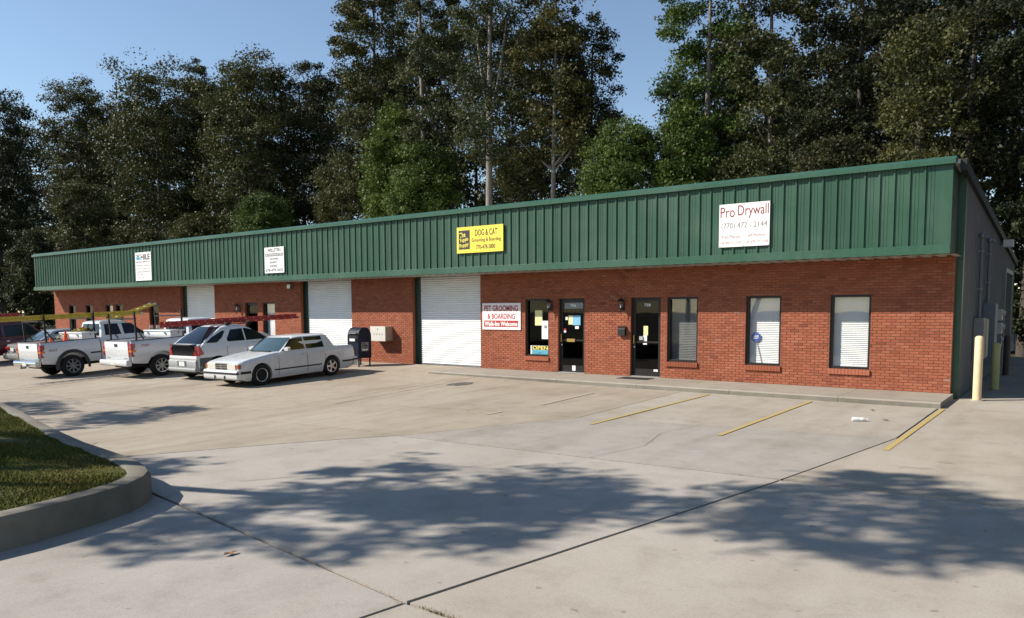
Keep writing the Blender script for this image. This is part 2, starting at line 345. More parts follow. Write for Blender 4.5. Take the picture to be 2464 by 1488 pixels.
cols = [  # x of each joint line on the rows y0 (front), B, D, E, W (wall)
    (14, 14, 14, 14, 14), (-5.7, -3.75, -2.80, -2.235, -2.21), (-14.0, -11.6, -8.95, -7.63, -8.05), (-20, -17, -15.6, -13.9, -14.8)]
for k in range(8): cols.append(tuple(-21.5-5.2*k for _ in range(5)))
rows = [  # y of each joint line on the columns
    [-9]*12, [3.45, 3.775, 4.85, 5.0]+[4.6]*8, [10.1, 9.28, 8.86, 9.36]+[9.4]*8, [15.2, 13.35, 12.45, 11.75]+[13.0]*8, [19.9]*12]
lot = thing('parking_lot', (0, 0, -.3), None, None); tag(lot, 'pale concrete parking lot poured in large slabs', kind='structure')
def slab(c4, n=12, gap=(.006, .006, .006, .006), dz=0, name='slab', mat='concrete'):
    """four corners anticlockwise from front left; the slab follows the fall of the lot"""
    P = [Vector((x, y, 0)) for x, y in c4]; b = MB(); g = []
    Ls = ((P[1]-P[0]).length+(P[2]-P[3]).length)/2; Ws = ((P[3]-P[0]).length+(P[2]-P[1]).length)/2
    us = [gap[3]/Ls]+[i/n for i in range(1, n)]+[1-gap[1]/Ls]; vs = [gap[0]/Ws]+[i/n for i in range(1, n)]+[1-gap[2]/Ws]
    for v in vs:
        for u in us:
            q = (P[0]*(1-u)+P[1]*u)*(1-v)+(P[3]*(1-u)+P[2]*u)*v
            j = .007*noise.noise((q.x*3.1, q.y*3.1, 5)) if (u in (us[0], us[-1]) or v in (vs[0], vs[-1])) else 0
            g.append((q.x+j, q.y+j, gz(q.x, q.y)+dz+.004*noise.noise((q.x*.4, q.y*.4, 1))))
    m = n+1; fs = [(j*m+i, j*m+i+1, (j+1)*m+i+1, (j+1)*m+i) for j in range(n) for i in range(n)]
    ring = [i for i in range(m)]+[j*m+n for j in range(1, m)]+[n*m+i for i in range(n-1, -1, -1)]+[j*m for j in range(n-1, 0, -1)]
    k = len(g); g2 = [(g[i][0], g[i][1], g[i][2]-.09) for i in ring]
    fs += [(ring[i], k+i, k+(i+1) % len(ring), ring[(i+1) % len(ring)]) for i in range(len(ring))]
    b.add(g+g2, fs); return b.build(name, mat, lot, smooth=40)
for r in range(4):
    for c in range(11):
        cR, cL = cols[c], cols[c+1]
        if cR[r] < -60: continue
        c4 = [(cL[r], rows[r][c+1]), (cR[r], rows[r][c]), (cR[r+1], rows[r+1][c]), (cL[r+1], rows[r+1][c+1])]
        # gaps: front, right, back, left
        gr = .018 if c == 1 else .009; gl = .018 if c == 0 else .009
        gf = .021 if r == 1 else .026 if r == 2 else .014; gb = .021 if r == 0 else .026 if r == 1 else .014
        slab(c4, 14 if r < 3 else 12, (gf, gr, gb, gl), dz=random.uniform(-.003, .003), mat='concrete_grey' if (r == 0 or (r == 1 and c <= 1)) else 'concrete_beige' if c >= 2 else 'concrete')
for y0, y1 in ((19.93, 26), (26, 32), (32, 38.5)):
    slab([(XC+.14, y0), (14, y0), (14, y1), (XC+.14, y1)], 6)
# joint filler under the slab edges: dark tar in the wide joint, soil in the rest
def strip(pts, wd, z, name, mat):
    b = MB(); vs = []
    for i, (x, y) in enumerate(pts):
        a = pts[max(0, i-1)]; c = pts[min(len(pts)-1, i+1)]; t = Vector((c[0]-a[0], c[1]-a[1], 0)).normalized(); nn = Vector((-t.y, t.x, 0))*wd/2
        for s in (-1, 1): vs.append((x+s*nn.x, y+s*nn.y, gz(x, y)+z))
    b.add(vs, [(2*i, 2*i+1, 2*i+3, 2*i+2) for i in range(len(pts)-1)]); return b.build(name, mat, lot)
def dense(pts, n=8): return [(a[0]+(b_[0]-a[0])*i/n, a[1]+(b_[1]-a[1])*i/n) for a, b_ in zip(pts, pts[1:]) for i in range(n)]+[pts[-1]]
strip(dense([(cols[1][r], rows[r][1]) for r in range(5)]), .09, -.022, 'joint_filler', 'joint_tar')
for r in (1, 2, 3): strip(dense([(cols[c][r], rows[r][c]) for c in range(12)]), .06, -.024, 'joint_filler', 'dirt' if r == 1 else 'joint_tar')
for c in range(2, 12): strip(dense([(cols[c][r], rows[r][c]) for r in range(5)]), .05, -.026, 'joint_filler', 'joint_tar')
def crack(pts, wd=.009):
    q = []
    for a, c_ in zip(pts, pts[1:]):
        for i in range(5): t = i/5; q.append((a[0]+(c_[0]-a[0])*t+random.uniform(-.012, .012), a[1]+(c_[1]-a[1])*t+random.uniform(-.012, .012)))
    strip(q+[pts[-1]], wd, .0078, 'hairline_crack', 'joint_tar')
for cr in (((2640, 1370), (2730, 1375)), ((2748, 1356), (2800, 1362)), ((700, 1412), (910, 1395)), ((160, 1358), (287, 1297))):
    crack([tuple(on_ground(x/1.2175, y/1.2175)[:2]) for x, y in cr])
crack([(-5.4, 9.1), (-5.2, 10.4), (-5.5, 11.6), (-5.35, 13.0)], .006); crack([(-11.5, 9.2), (-11.2, 10.6), (-11.6, 12.0)], .006); crack([(-17.5, 9.5), (-17.2, 11.5), (-17.6, 13.0)], .006)
# painted stall lines
def line_(x0, y0, x1, y1, wd, mat, n=14):
    b = MB(); vs = []
    for i in range(n+1):
        t = i/n; x = x0+(x1-x0)*t; y = y0+(y1-y0)*t
        for s in (-1, 1): vs.append((x+s*wd/2, y, gz(x, y)+.0075))
    b.add(vs, [(2*i, 2*i+1, 2*i+3, 2*i+2) for i in range(n)]); return b.build('stall_line', mat, lot)
line_(-2.16, 12.1, -2.12, 17.78, .085, 'yellow_line'); line_(-4.636, 11.95, -4.70, 17.6, .085, 'yellow_line'); line_(-6.98, 11.8, -7.10, 17.6, .085, 'yellow_line')
line_(-9.34, 11.75, -9.34, 12.2, .09, 'faded_line'); line_(-9.3, 13.6, -9.58, 16.3, .08, 'faded_line'); line_(-14.8, 12.5, -14.79, 17.3, .09, 'faded_line')
def blob(cx, cy, rx, ry, name, mat, z=.0075, n=26, jag=.35):
    b = MB(); vs = [(cx, cy, gz(cx, cy)+z)]
    for i in range(n):
        t = 2*math.pi*i/n; k = 1+jag*noise.noise((math.cos(t)*2+cx, math.sin(t)*2+cy, 3)); x = cx+rx*k*math.cos(t); y = cy+ry*k*math.sin(t); vs.append((x, y, gz(x, y)+z))
    b.add(vs, [(0, 1+i, 1+(i+1) % n) for i in range(n)]); return b.build(name, mat, lot)
blob(-13.85, 16.25, .30, .42, 'oil_stain', 'oil_stain'); blob(-21.3, 16.9, .5, .35, 'oil_stain', 'oil_stain')
# ------------------------------------------------------------------ kerbed island with lawn
outer = [(-6.9, -9), (-7.15, -3), (-7.35, 1.2), (-7.42, 2.5), (-7.47, 2.82), (-7.55, 3.14), (-7.64, 3.46), (-7.80, 3.86), (-8.03, 4.15), (-8.27, 4.33), (-8.6, 4.46), (-9.2, 4.60), (-9.9, 4.68), (-10.8, 4.78), (-11.8, 4.95), (-13.1, 5.2), (-15, 5.6), (-16.9, 5.95), (-20, 6.4), (-25, 6.6), (-40, 6.6), (-56, 6.6)]
def offset_in(pts, d):
    o = []
    for i, p in enumerate(pts):
        a = pts[max(0, i-1)]; c = pts[min(len(pts)-1, i+1)]; t = Vector((c[0]-a[0], c[1]-a[1])).normalized(); o.append((p[0]-t.y*d, p[1]+t.x*d))
    return o
b = MB(); prof = [(-.012, -.6), (0, .13), (.03, .175), (.06, .18), (.21, .18), (.235, .165), (.24, -.3)]; rings = [offset_in(outer, d) for d, z in prof]
m = len(prof); vs_ = []
for i in range(len(outer)):
    for k in range(m): vs_.append((*rings[k][i], prof[k][1]))
b.add(vs_, [(i*m+k, i*m+k+1, (i+1)*m+k+1, (i+1)*m+k) for i in range(len(outer)-1) for k in range(m-1)])
kerb = b.build('kerb', 'kerb_concrete', smooth=35); tag(kerb, kind='structure')
inn = offset_in(outer, .225)
def lawn_z(x, y):
    d = min((x-p[0])**2+(y-p[1])**2 for p in inn)**.5; return .155+.10*sm(d/2.5)+.02*noise.noise((x*.8, y*.8, 2))
b = MB(); vs_ = []; LV = 10
for i, (x, y) in enumerate(inn):
    tx, ty = (-24+.4*x, -9) if i else (-20, -9)
    for k in range(LV+1):
        t = (k/LV)**1.8; px_, py_ = x+(tx-x)*t, y+(ty-y)*t; vs_.append((px_, py_, lawn_z(px_, py_)))
b.add(vs_, [(i*(LV+1)+k, i*(LV+1)+k+1, (i+1)*(LV+1)+k+1, (i+1)*(LV+1)+k) for i in range(len(inn)-1) for k in range(LV)])
tag(b.build('lawn', 'lawn_soil', smooth=60), kind='structure')
def inside(x, y):
    poly = inn+[(-56, -9)]; c = False; j = len(poly)-1
    for i in range(len(poly)):
        (xi, yi), (xj, yj) = poly[i], poly[j]
        if (yi > y) != (yj > y) and x < (xj-xi)*(y-yi)/(yj-yi)+xi: c = not c
        j = i
    return c
V = []; T = []
n_try = 0
while len(V) < 80000 and n_try < 600000:
    n_try += 1
    x = random.uniform(-18.5, -7.6); y = random.uniform(1.5, 6.2)
    if x < -2.95*y-1.2 or not inside(x, y): continue
    z = lawn_z(x, y); h = random.uniform(.014, .034)*(1+.9*noise.noise((x*1.3, y*1.3, 7))); a = random.uniform(0, 6.28); l = random.uniform(.005, .035); wd = random.uniform(.004, .008)
    dx, dy = math.cos(a), math.sin(a)
    V.append(((x-dy*wd, y+dx*wd, z), (x+dy*wd, y-dx*wd, z), (x+dx*l, y+dy*l, z+h)))
    e = noise.noise((x*.9, y*.9, 9))*.38+.52; T.append(min(1, max(0, random.gauss(e, .17)+(.26 if y > .27*-x+1.85 else 0))))
me = np_mesh('grass', np.array(V).reshape(-1, 3), 3, 'grass_blade', np.array(T)); o = bpy.data.objects.new('grass', me); C.objects.link(o); tag(o, 'short patchy green and brown grass on the kerbed island', 'grass', kind='stuff')
# dry weeds in the joints
V = []; T = []
def tuft(cx, cy, n, s, h0):
    for i in range(n):
        x, y = random.gauss(cx, s), random.gauss(cy, s*.35); a = random.uniform(0, 6.28); h = h0*random.uniform(.4, 1.2); wd = .003; l = random.uniform(0, .03); z = gz(x, y)-.01
        V.append(((x-math.sin(a)*wd, y+math.cos(a)*wd, z), (x+math.sin(a)*wd, y-math.cos(a)*wd, z), (x+l*math.cos(a), y+l*math.sin(a), z+h))); T.append(random.uniform(.72, .98))
for i in range(26):
    t = random.random(); tuft(-3.55+.5*t, 3.775-.01*t, 14, .06, .022)
for i in range(40):
    t = random.random(); tuft(-8.1+4.3*t, 4.33-.56*t, 5, .08, .016)
me = np_mesh('joint_weeds', np.array(V).reshape(-1, 3), 3, 'grass_blade', np.array(T)); o = bpy.data.objects.new('joint_weeds', me); C.objects.link(o); tag(o, 'dry brown weeds in the joint between the concrete slabs', 'weeds', kind='stuff')

# ------------------------------------------------------------------ sidewalk
sw = thing('sidewalk', (-9.2, 18.86, -.3), None, None); tag(sw, 'raised concrete walk along the brick wall', kind='structure')
xs_ = [-2.18, -4.2, -6.7, -9.2, -11.7, -14.2, -16.6]
for xa, xb in zip(xs_, xs_[1:]):
    b = MB(); y0, y1 = 17.86, D+.02; xa -= .004; xb += .004; e = .02
    n = 6; vs_ = []
    for i in range(n+1):
        x = xa+(xb-xa)*i/n; j = .006*noise.noise((x*2, 0, 0))
        # the last length ramps down to the lot
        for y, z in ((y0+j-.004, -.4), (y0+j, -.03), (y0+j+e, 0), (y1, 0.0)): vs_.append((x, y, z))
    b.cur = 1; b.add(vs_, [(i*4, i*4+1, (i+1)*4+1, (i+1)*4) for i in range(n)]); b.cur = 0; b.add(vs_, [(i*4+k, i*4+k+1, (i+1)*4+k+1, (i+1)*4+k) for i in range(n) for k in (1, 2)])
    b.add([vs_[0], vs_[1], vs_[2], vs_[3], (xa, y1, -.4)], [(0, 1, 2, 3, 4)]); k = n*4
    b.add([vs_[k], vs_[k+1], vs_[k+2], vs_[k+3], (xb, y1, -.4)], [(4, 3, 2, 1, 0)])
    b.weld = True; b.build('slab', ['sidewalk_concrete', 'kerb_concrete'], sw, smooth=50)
b = MB(); b.box(-2.3, -16.5, 17.9, D, -.3, -.012); b.build('joint_filler', 'joint_tar', sw)

# ================================================================== BUILDING
bld = thing('commercial_building', (-25, D, -.3), 'long low brick commercial building with green ribbed metal fascia and roll-up doors', 'building')
YF = D-OV; CO = .0677; BP = .2032
GAR = [(-19.2, -16.06), (-25.5, -22.44), (-34.54, -31.68)]
WIN = [(-14.21, -13.31), (-9.28, -8.37), (-7.03, -6.11), (-4.907, -3.975), (-46.3, -45.47), (-44.25, -43.42), (-41.98, -41.18), (-40.9, -40.1), (-28.07, -27.24)]
DOOR = [(-12.955, -12.0), (-10.433, -9.483), (-37.46, -36.55), (-29.35, -28.44)]
ZW0, ZW1, ZD1, ZTOPB = CO*7, CO*34-.01, CO*34-.01, 3.25
OPEN = [(a, c, -1, 9) for a, c in GAR]+[(a, c, ZW0-.14, ZW1) for a, c in WIN]+[(a, c, -1, ZD1) for a, c in DOOR]
HOLE = [(a, c, -.3, ZTOPB) for a, c in GAR]+[(a, c, ZW0, ZW1) for a, c in WIN]+[(a, c, -.3, ZD1) for a, c in DOOR]
b = MB(); x = XL; ym = D+.007
for a, c, z0, z1 in sorted(HOLE):
    b.quad((x, ym, -.3), (a, ym, -.3), (a, ym, ZTOPB), (x, ym, ZTOPB))
    if z0 > 0: b.quad((a, ym, -.3), (c, ym, -.3), (c, ym, z0), (a, ym, z0))
    if z1 < 3: b.quad((a, ym, z1), (c, ym, z1), (c, ym, ZTOPB), (a, ym, ZTOPB))
    else: b.quad((a, ym, ZTOPB), (c, ym, ZTOPB), (c, ym, ZTOPB+.1), (a, ym, ZTOPB+.1))
    x = c
b.quad((x, ym, -.3), (XC, ym, -.3), (XC, ym, ZTOPB), (x, ym, ZTOPB))
b.quad((XC-.002, ym, -.3), (XC-.002, D+.3, -.3), (XC-.002, D+.3, ZTOPB), (XC-.002, ym, ZTOPB)); b.quad((XL+.002, ym, -.3), (XL+.002, D+.3, -.3), (XL+.002, D+.3, ZTOPB), (XL+.002, ym, ZTOPB))
b.weld = True; wall = b.build('brick_wall', 'mortar', bld)
b = MB()                                            # brick returns inside the openings
for a, c, z0, z1 in HOLE:
    dp = .30 if z1 > 3 else .16
    b = MB()
    for xx in (a, c):
        b.quad((xx, ym, z0), (xx, D+dp, z0), (xx, D+dp, z1), (xx, ym, z1))
        if z1 > 3: b.build('brick_return', 'brick_one', wall); b = MB()
    if z1 < 3: b.quad((a, ym, z1), (c, ym, z1), (c, D+dp, z1), (a, D+dp, z1)); b.weld = True; b.build('brick_return', 'brick_one', wall)
full = []; part = []
for k in range(int(ZTOPB/CO)):
    z0 = k*CO+.005; z1 = z0+CO-.0095; zm = (z0+z1)/2; off = (k % 2)*BP/2
    segs = []; cuts = sorted((a, c) for a, c, p, q in OPEN if p < zm < q); x = XL
    for a, c in cuts:
        segs.append((x, a)); x = c
    segs.append((x, XC))
    i0 = int((XC-XL)/BP)+2
    for s0, s1 in segs:
        j = math.floor((s0-XL-off)/BP)
        while True:
            a = XL+off+j*BP; c = a+BP-.0095; j += 1
            if a > s1: break
            a2, c2 = max(a, s0), min(c, s1)
            if c2-a2 < .03: continue
            (full if (a2 == a and c2 == c) else part).append((a2, c2, z0, z1))
full.sort(key=lambda t: -area_px(Vector(((t[0]+t[1])/2, D, t[2])), 1)*(1 if t[0] > -8.3 else .2))
bm1 = MB(); L_ = BP-.0095; H_ = CO-.0095; e = .004
bm1.add([(0, .012, 0), (L_, .012, 0), (L_, .012, H_), (0, .012, H_), (e, 0, e), (L_-e, 0, e), (L_-e, 0, H_-e), (e, 0, H_-e)], [(4, 5, 6, 7), (0, 1, 5, 4), (1, 2, 6, 5), (2, 3, 7, 6), (3, 0, 4, 7)])
brick_me = bm1.mesh('brick', 'brick_one')
for a, c, z0, z1 in full[:300]:
    inst('brick', brick_me, wall, (a+25, random.uniform(-.0015, .0015)-.002, z0+.3))
V = []; T = []
for a, c, z0, z1 in full[300:]+part:
    y = D-.002+random.uniform(-.0015, .0015); t = random.betavariate(2.2, 2.2)
    v = [(a, y+.012, z0), (c, y+.012, z0), (c, y+.012, z1), (a, y+.012, z1), (a+e, y, z0+e), (c-e, y, z0+e), (c-e, y, z1-e), (a+e, y, z1-e)]
    for f in ((4, 5, 6, 7), (0, 1, 5, 4), (1, 2, 6, 5), (2, 3, 7, 6), (3, 0, 4, 7)):
        V += [v[i] for i in f]; T.append(t)
V = np.array(V)-np.array([-25, D, -.3])
o = bpy.data.objects.new('bricks', np_mesh('bricks', V, 4, 'brick_many', np.array(T))); C.objects.link(o); o.parent = wall; o['kind'] = 'stuff'
# ---- fascia
b = MB(); b.box(XL, XC, YF+.034, YF+.05, ZB+.02, ZT-.05); fas = b.build('fascia', 'green_dark', bld)
p = .3048; h = .036
pr = [(0, 0), (.018, -h), (.048, -h), (.062, 0), (.135, 0), (.142, -.006), (.152, 0), (.205, 0), (.212, -.006), (.222, 0), (p, 0)]
b = MB(); zz0, zz1 = ZB+.17, ZT-.10
b.add([(x, y, z) for z in (zz0, zz1) for x, y in pr], [(i, i+1, len(pr)+i+1, len(pr)+i) for i in range(len(pr)-1)])
pan_me = b.mesh('panel', 'green_metal')
k = 0; xs0 = -4.579-.055
while xs0+p < XC: xs0 += p
x = xs0
while x > XL-p*.3:
    if x+p <= XC+.001: inst('panel', pan_me, fas, (x+25, YF+.03-D, .3))
    x -= p
b = MB(); b.quad((xs0+p if False else xs0, YF+.028, zz0), (XC, YF+.028, zz0), (XC, YF+.028, zz1), (xs0, YF+.028, zz1))
b.build('end_panel', 'green_metal', fas)
b = MB(); cp = [(YF+.03, ZT-.17), (YF-.075, ZT-.17), (YF-.075, ZT-.075), (YF-.055, ZT-.065), (YF+.05, ZT), (YF+.35, ZT+.01), (YF+.35, ZT-.05)]
nseg = 15; vs_ = []
for i in range(nseg+1):
    x = XL-.03+(XC+.05-XL+.03)*i/nseg; vs_ += [(x, y, z+.003*noise.noise((x, z*9, 0))) for y, z in cp]
m = len(cp); b.add(vs_, [(i*m+k, i*m+(k+1) % m, (i+1)*m+(k+1) % m, (i+1)*m+k) for i in range(nseg) for k in range(m)]+[tuple(range(m)), tuple(nseg*m+k for k in range(m))])
b.build('coping', 'green_trim', bld, smooth=25)
b = MB()
for i in range(15):                                  # lapped lengths of the bottom trim
    xa = XL-.01+(XC+.012-XL)*i/15; xb = XL-.01+(XC+.012-XL)*(i+1)/15-.003; dy = .003*(i % 2)
    b.add([(x, y, z) for x in (xa, xb) for y, z in ((YF-.045-dy, ZB), (YF-.045-dy, ZB+.185), (YF+.0, ZB+.20), (YF+.06, ZB+.19), (YF+.06, ZB))], [(0, 1, 6, 5), (1, 2, 7, 6), (2, 3, 8, 7), (4, 0, 5, 9), (0, 4, 3, 2, 1), (5, 6, 7, 8, 9)])
b.build('bottom_trim', 'green_trim', bld)
b = MB(); x = XL                                      # ribbed soffit
pts = []
while x < XC:
    pts += [(x, ZB+.028), (x+.10, ZB+.028), (x+.13, ZB-.012), (x+.27, ZB-.012)]; x += .3048
b.add([(x, y, z) for y in (YF+.03, D+.02) for x, z in pts], [(i, i+1, len(pts)+i+1, len(pts)+i) for i in range(len(pts)-1)])
b.build('soffit', 'soffit_metal', bld)
b = MB(); zr = lambda y: ZT-.02-(y-YF)*(1.28/(D+LB-YF))
b.add([(XC-.004, YF+.03, ZB+.005), (XC-.004, D+.22, ZB+.005), (XC-.004, D+.22, zr(D+.22)), (XC-.004, YF+.03, ZT-.06)], [(0, 1, 2, 3)])
b.build('fascia_return', 'green_dark', bld); b = MB()
b.add([(XL+.004, YF+.03, ZB+.005), (XL+.004, D+.22, ZB+.005), (XL+.004, D+.22, zr(D+.22)), (XL+.004, YF+.03, ZT-.06)], [(0, 1, 2, 3)])
b.build('fascia_return', 'green_dark', bld)
XS = XC+.12
b = MB(); b.box(XC-.003, XS+.012, D+.20, D+.262, -.3, ZT-.2); b.box(XS+.001, XS+.013, D+.262, D+.42, -.3, ZT-.25); b.build('corner_trim', 'green_trim', bld)
b = MB(); y = D+.263; pts = []
while y < D+LB-.05:
    pts += [(y, 0), (y+.02, .03), (y+.05, .03), (y+.07, 0)]; y += .3048
pts.append((D+LB, 0))
b.add([(XS-.02+dx, y, z) for y, dx in pts for z in (-.4, zr(y)-.1)], [(2*i, 2*i+2, 2*i+3, 2*i+1) for i in range(len(pts)-1)])
b.build('side_wall', 'grey_siding', bld)
b = MB(); b.quad((XL+.1, D+LB, -.4), (XS-.02, D+LB, -.4), (XS-.02, D+LB, zr(D+LB)-.1), (XL+.1, D+LB, zr(D+LB)-.1)); b.quad((XL+.003, D+.3, -.4), (XL+.003, D+LB, -.4), (XL+.003, D+LB, zr(D+LB)-.1), (XL+.003, D+.3, zr(D)-.1)); b.build('rear_wall', 'grey_siding', bld)
b = MB(); ya, yb = YF+.3, D+LB+.25
b.add([(x, y, zr(y)+dz) for x in (XL+.02, XS-.03) for y in (ya, yb) for dz in (-.08, 0)], [(0, 1, 3, 2), (4, 6, 7, 5), (1, 5, 7, 3), (0, 2, 6, 4), (0, 4, 5, 1), (2, 3, 7, 6)])
b.build('roof', 'roof_white', bld)
b = MB(); b.add([(x, y, zr(y)+dz) for x in (XS-.029, XS+.09) for y in (YF+.36, yb) for dz in (-.22, .015)], [(0, 1, 3, 2), (4, 6, 7, 5), (1, 5, 7, 3), (0, 2, 6, 4), (0, 4, 5, 1), (2, 3, 7, 6)])
b.build('rake_trim', 'rake_shaded', bld)
# ---- roll-up doors
b = MB(); n = 6; sh = .0755; zs = [(0, 0), (.008, -.012), (.022, -.020), (.045, -.020), (.060, -.012), (.0665, 0), (sh, .006)]
b.add([(x, y, z) for x in (0, 1) for z, y in zs], [(i, len(zs)+i, len(zs)+i+1, i+1) for i in range(len(zs)-1)])
slat_me = b.mesh('slat', 'shutter_white', smooth=60)
for a, c in GAR:
    yd = D+.235
    b = MB(); b.box(a, a+.20, D+.285, D+.30, -.2, ZTOPB); b.box(a+.0, a+.03, D+.13, D+.285, -.2, ZTOPB); b.box(c-.03, c, D+.13, D+.30, -.2, ZTOPB); b.box(a+.2, c-.03, D+.285, D+.30, ZTOPB-.06, ZTOPB)
    b.weld = True
    dr = b.build('roll_up_door', 'green_dark', bld)
    b = MB(); b.box(a+.03, a+.21, yd-.05, yd+.02, -.2, ZTOPB); b.build('door_jamb', 'green_dark', dr)
    for k in range(42):
        o = inst('slat', slat_me, dr, (a+.205+25, yd-D, .3+.03+k*sh)); o.scale = (c-.03-a-.205, 1, 1)
    b = MB(); b.box(a+.205, c-.03, yd-.03, yd+.012, -.05, .029); b.build('bottom_bar', 'alu', dr)
    b = MB(); b.box(a, c, D+.32, D+.33, -.2, ZTOPB); b.build('backing', 'curtain_dark', dr)
# ---- windows
def frame(b, x0, x1, z0, z1, y0, y1, t):
    b.box(x0, x0+t, y0, y1, z0, z1); b.box(x1-t, x1, y0, y1, z0, z1); b.box(x0+t, x1-t, y0, y1, z1-t, z1); b.box(x0+t, x1-t, y0, y1, z0, z0+t)
def room(x0, x1, z0, z1, y0, y1, par, mat='interior'):
    b = MB(); b.box(x0, x1, y0, y1, z0, z1, skip='f'); return b.build('interior', mat, par)
def window(x0, x1, kind):
    b = MB(); frame(b, x0+.001, x1-.001, ZW0, ZW1-.001, D+.055, D+.155, .055); wn = b.build('window', 'bronze_frame', bld)
    b = MB(); b.box(x0+.045, x1-.045, D+.122, D+.128, ZW0+.045, ZW1-.046); b.build('pane', 'tinted_glass' if kind == 'dark' else 'clear_glass', wn)
    b = MB(); nb = 12; wdt = (x1-x0+.04)/nb
    for i in range(nb): b.box(x0-.02+i*wdt+.004, x0-.02+(i+1)*wdt-.004, D-.045+random.uniform(-.002, .002), D+.10, ZW0-.135, ZW0-.002-.004*(i % 2))
    b.box(x0-.017, x1+.017, D-.036, D+.098, ZW0-.131, ZW0-.012); b.build('sill', 'brick_one', wn)
    if kind in ('blind', 'greyblind'):
        b = MB(); z = ZW0+.07; yb_ = D+.21 if kind == 'blind' else D+.24
        while z < ZW1-.06:
            b.add([(x, y, zz) for x in (x0+.05, x1-.05) for y, zz in ((yb_-.016, z), (yb_-.004, z+.026), (yb_+.016, z+.046))], [(0, 3, 4, 1), (1, 4, 5, 2)]); z += .047
        b.box(x0+.05, x1-.05, yb_-.012, yb_+.012, ZW0+.05, ZW0+.07); b.build('blind', 'blind_white' if kind == 'blind' else 'blind_grey', wn, smooth=60)
        room(x0-.1, x1+.1, ZW0-.1, ZW1+.1, D+.27, D+.9, wn)
    else: room(x0-.02, x1+.02, ZW0-.02, ZW1+.02, D+.157, D+.6, wn, 'curtain_dark')
    return wn
wins = []
for i, (a, c) in enumerate(WIN): wins.append(window(a, c, {0: 'dark', 1: 'greyblind', 2: 'blind', 3: 'blind', 8: 'blind', 6: 'greyblind'}.get(i, 'dark')))
# ---- storefront doors
def rect(par, name, x0, x1, z0, z1, y, mat, t=.004):
    b = MB(); b.box(x0, x1, y-t, y, z0, z1); return b.build(name, mat, par)
def door(x0, x1, num=None):
    b = MB(); frame(b, x0+.001, x1-.001, -.0, ZD1-.001, D+.09, D+.15, .05); dr = b.build('entry_door', 'bronze_frame', bld)
    b = MB(); xa, xb, za, zb_ = x0+.053, x1-.053, .035, ZD1-.055; frame(b, xa, xb, za, zb_, D+.105, D+.145, .06); b.box(xa+.06, xb-.06, D+.106, D+.144, za+.06, za+.19); b.box(xa+.06, xb-.06, D+.108, D+.142, .98, 1.03)
    b.build('leaf', 'bronze_frame', dr)
    b = MB(); b.box(xa+.06, xb-.06, D+.122, D+.128, za+.19, zb_-.06); b.build('pane', 'tinted_glass', dr)
    b = MB(); b.box(x0, x1, D+.02, D+.16, -.02, .018); b.build('threshold', 'alu', dr)
    b = MB(); hx = xa+.03; b.cyl((hx, D+.05, .95), (hx, D+.05, 1.2), .014, n=8); b.cyl((hx, D+.05, .97), (hx, D+.105, .97), .01, n=6); b.cyl((hx, D+.05, 1.18), (hx, D+.105, 1.18), .01, n=6); b.build('handle', 'brass', dr)
    b = MB(); b.cyl((hx, D+.085, .86), (hx, D+.104, .86), .02, n=10); b.build('lock', 'alu', dr)
    room(x0-.02, x1+.02, -.02, ZD1+.02, D+.16, D+1.2, dr)
    if num:
        xm = (x0+x1)/2
        text(num, xm-.10, xm+.10, ZD1-.255, ZD1-.175, D+.1195, 'white_print', dr, 'door_number', .012)
    return dr
d756 = door(*DOOR[0], '756'); d758 = door(*DOOR[1], '758'); dl = door(*DOOR[2]); dm = door(*DOOR[3])
yg = D+.1205
xa = DOOR[0][0]
rect(d756, 'push_bar', xa+.27, xa+.56, .955, 1.05, D+.103, 'brass', .02)
rect(d756, 'notice', xa+.31, xa+.46, 1.49, 1.77, yg, 'paper_yellow'); rect(d756, 'notice', xa+.462, xa+.74, 1.47, 1.77, yg, 'paper_blue'); rect(d756, 'notice', xa+.55, xa+.68, 1.36, 1.44, yg, 'paper_white')
rect(d756, 'sticker', xa+.14, xa+.22, 1.30, 1.36, yg, 'red_print'); rect(d756, 'sticker', xa+.145, xa+.22, 1.24, 1.298, yg, 'paper_white'); rect(d756, 'sticker', xa+.2, xa+.28, 1.63, 1.73, yg, 'paper_white')
rect(d756, 'notice', xa+.46, xa+.58, .06, .22, D+.102, 'paper_white')
rect(d756, 'header_film', xa+.17, xa+.85, 1.98, 2.16, D+.1215, 'steel_grey', .001)
xa = DOOR[1][0]
rect(d758, 'notice', xa+.36, xa+.50, 1.20, 1.47, yg, 'paper_yellow'); rect(d758, 'notice', xa+.35, xa+.47, .93, 1.199, yg, 'paper_white'); rect(d758, 'latch_plate', xa+.24, xa+.35, 1.06, 1.17, D+.104, 'alu', .02)
rect(d758, 'sticker', xa+.70, xa+.83, .16, .22, D+.104, 'paper_white')
xa = WIN[0][0]; w1 = wins[0]
rect(w1, 'notice', xa+.30, xa+.58, 1.45, 1.93, D+.1205, 'paper_yellow'); rect(w1, 'notice', xa+.56, xa+.85, 1.02, 1.60, D+.1195, 'paper_white')
rect(w1, 'notice', xa+.66, xa+.76, 1.36, 1.45, D+.1147, 'grey_print', .002)

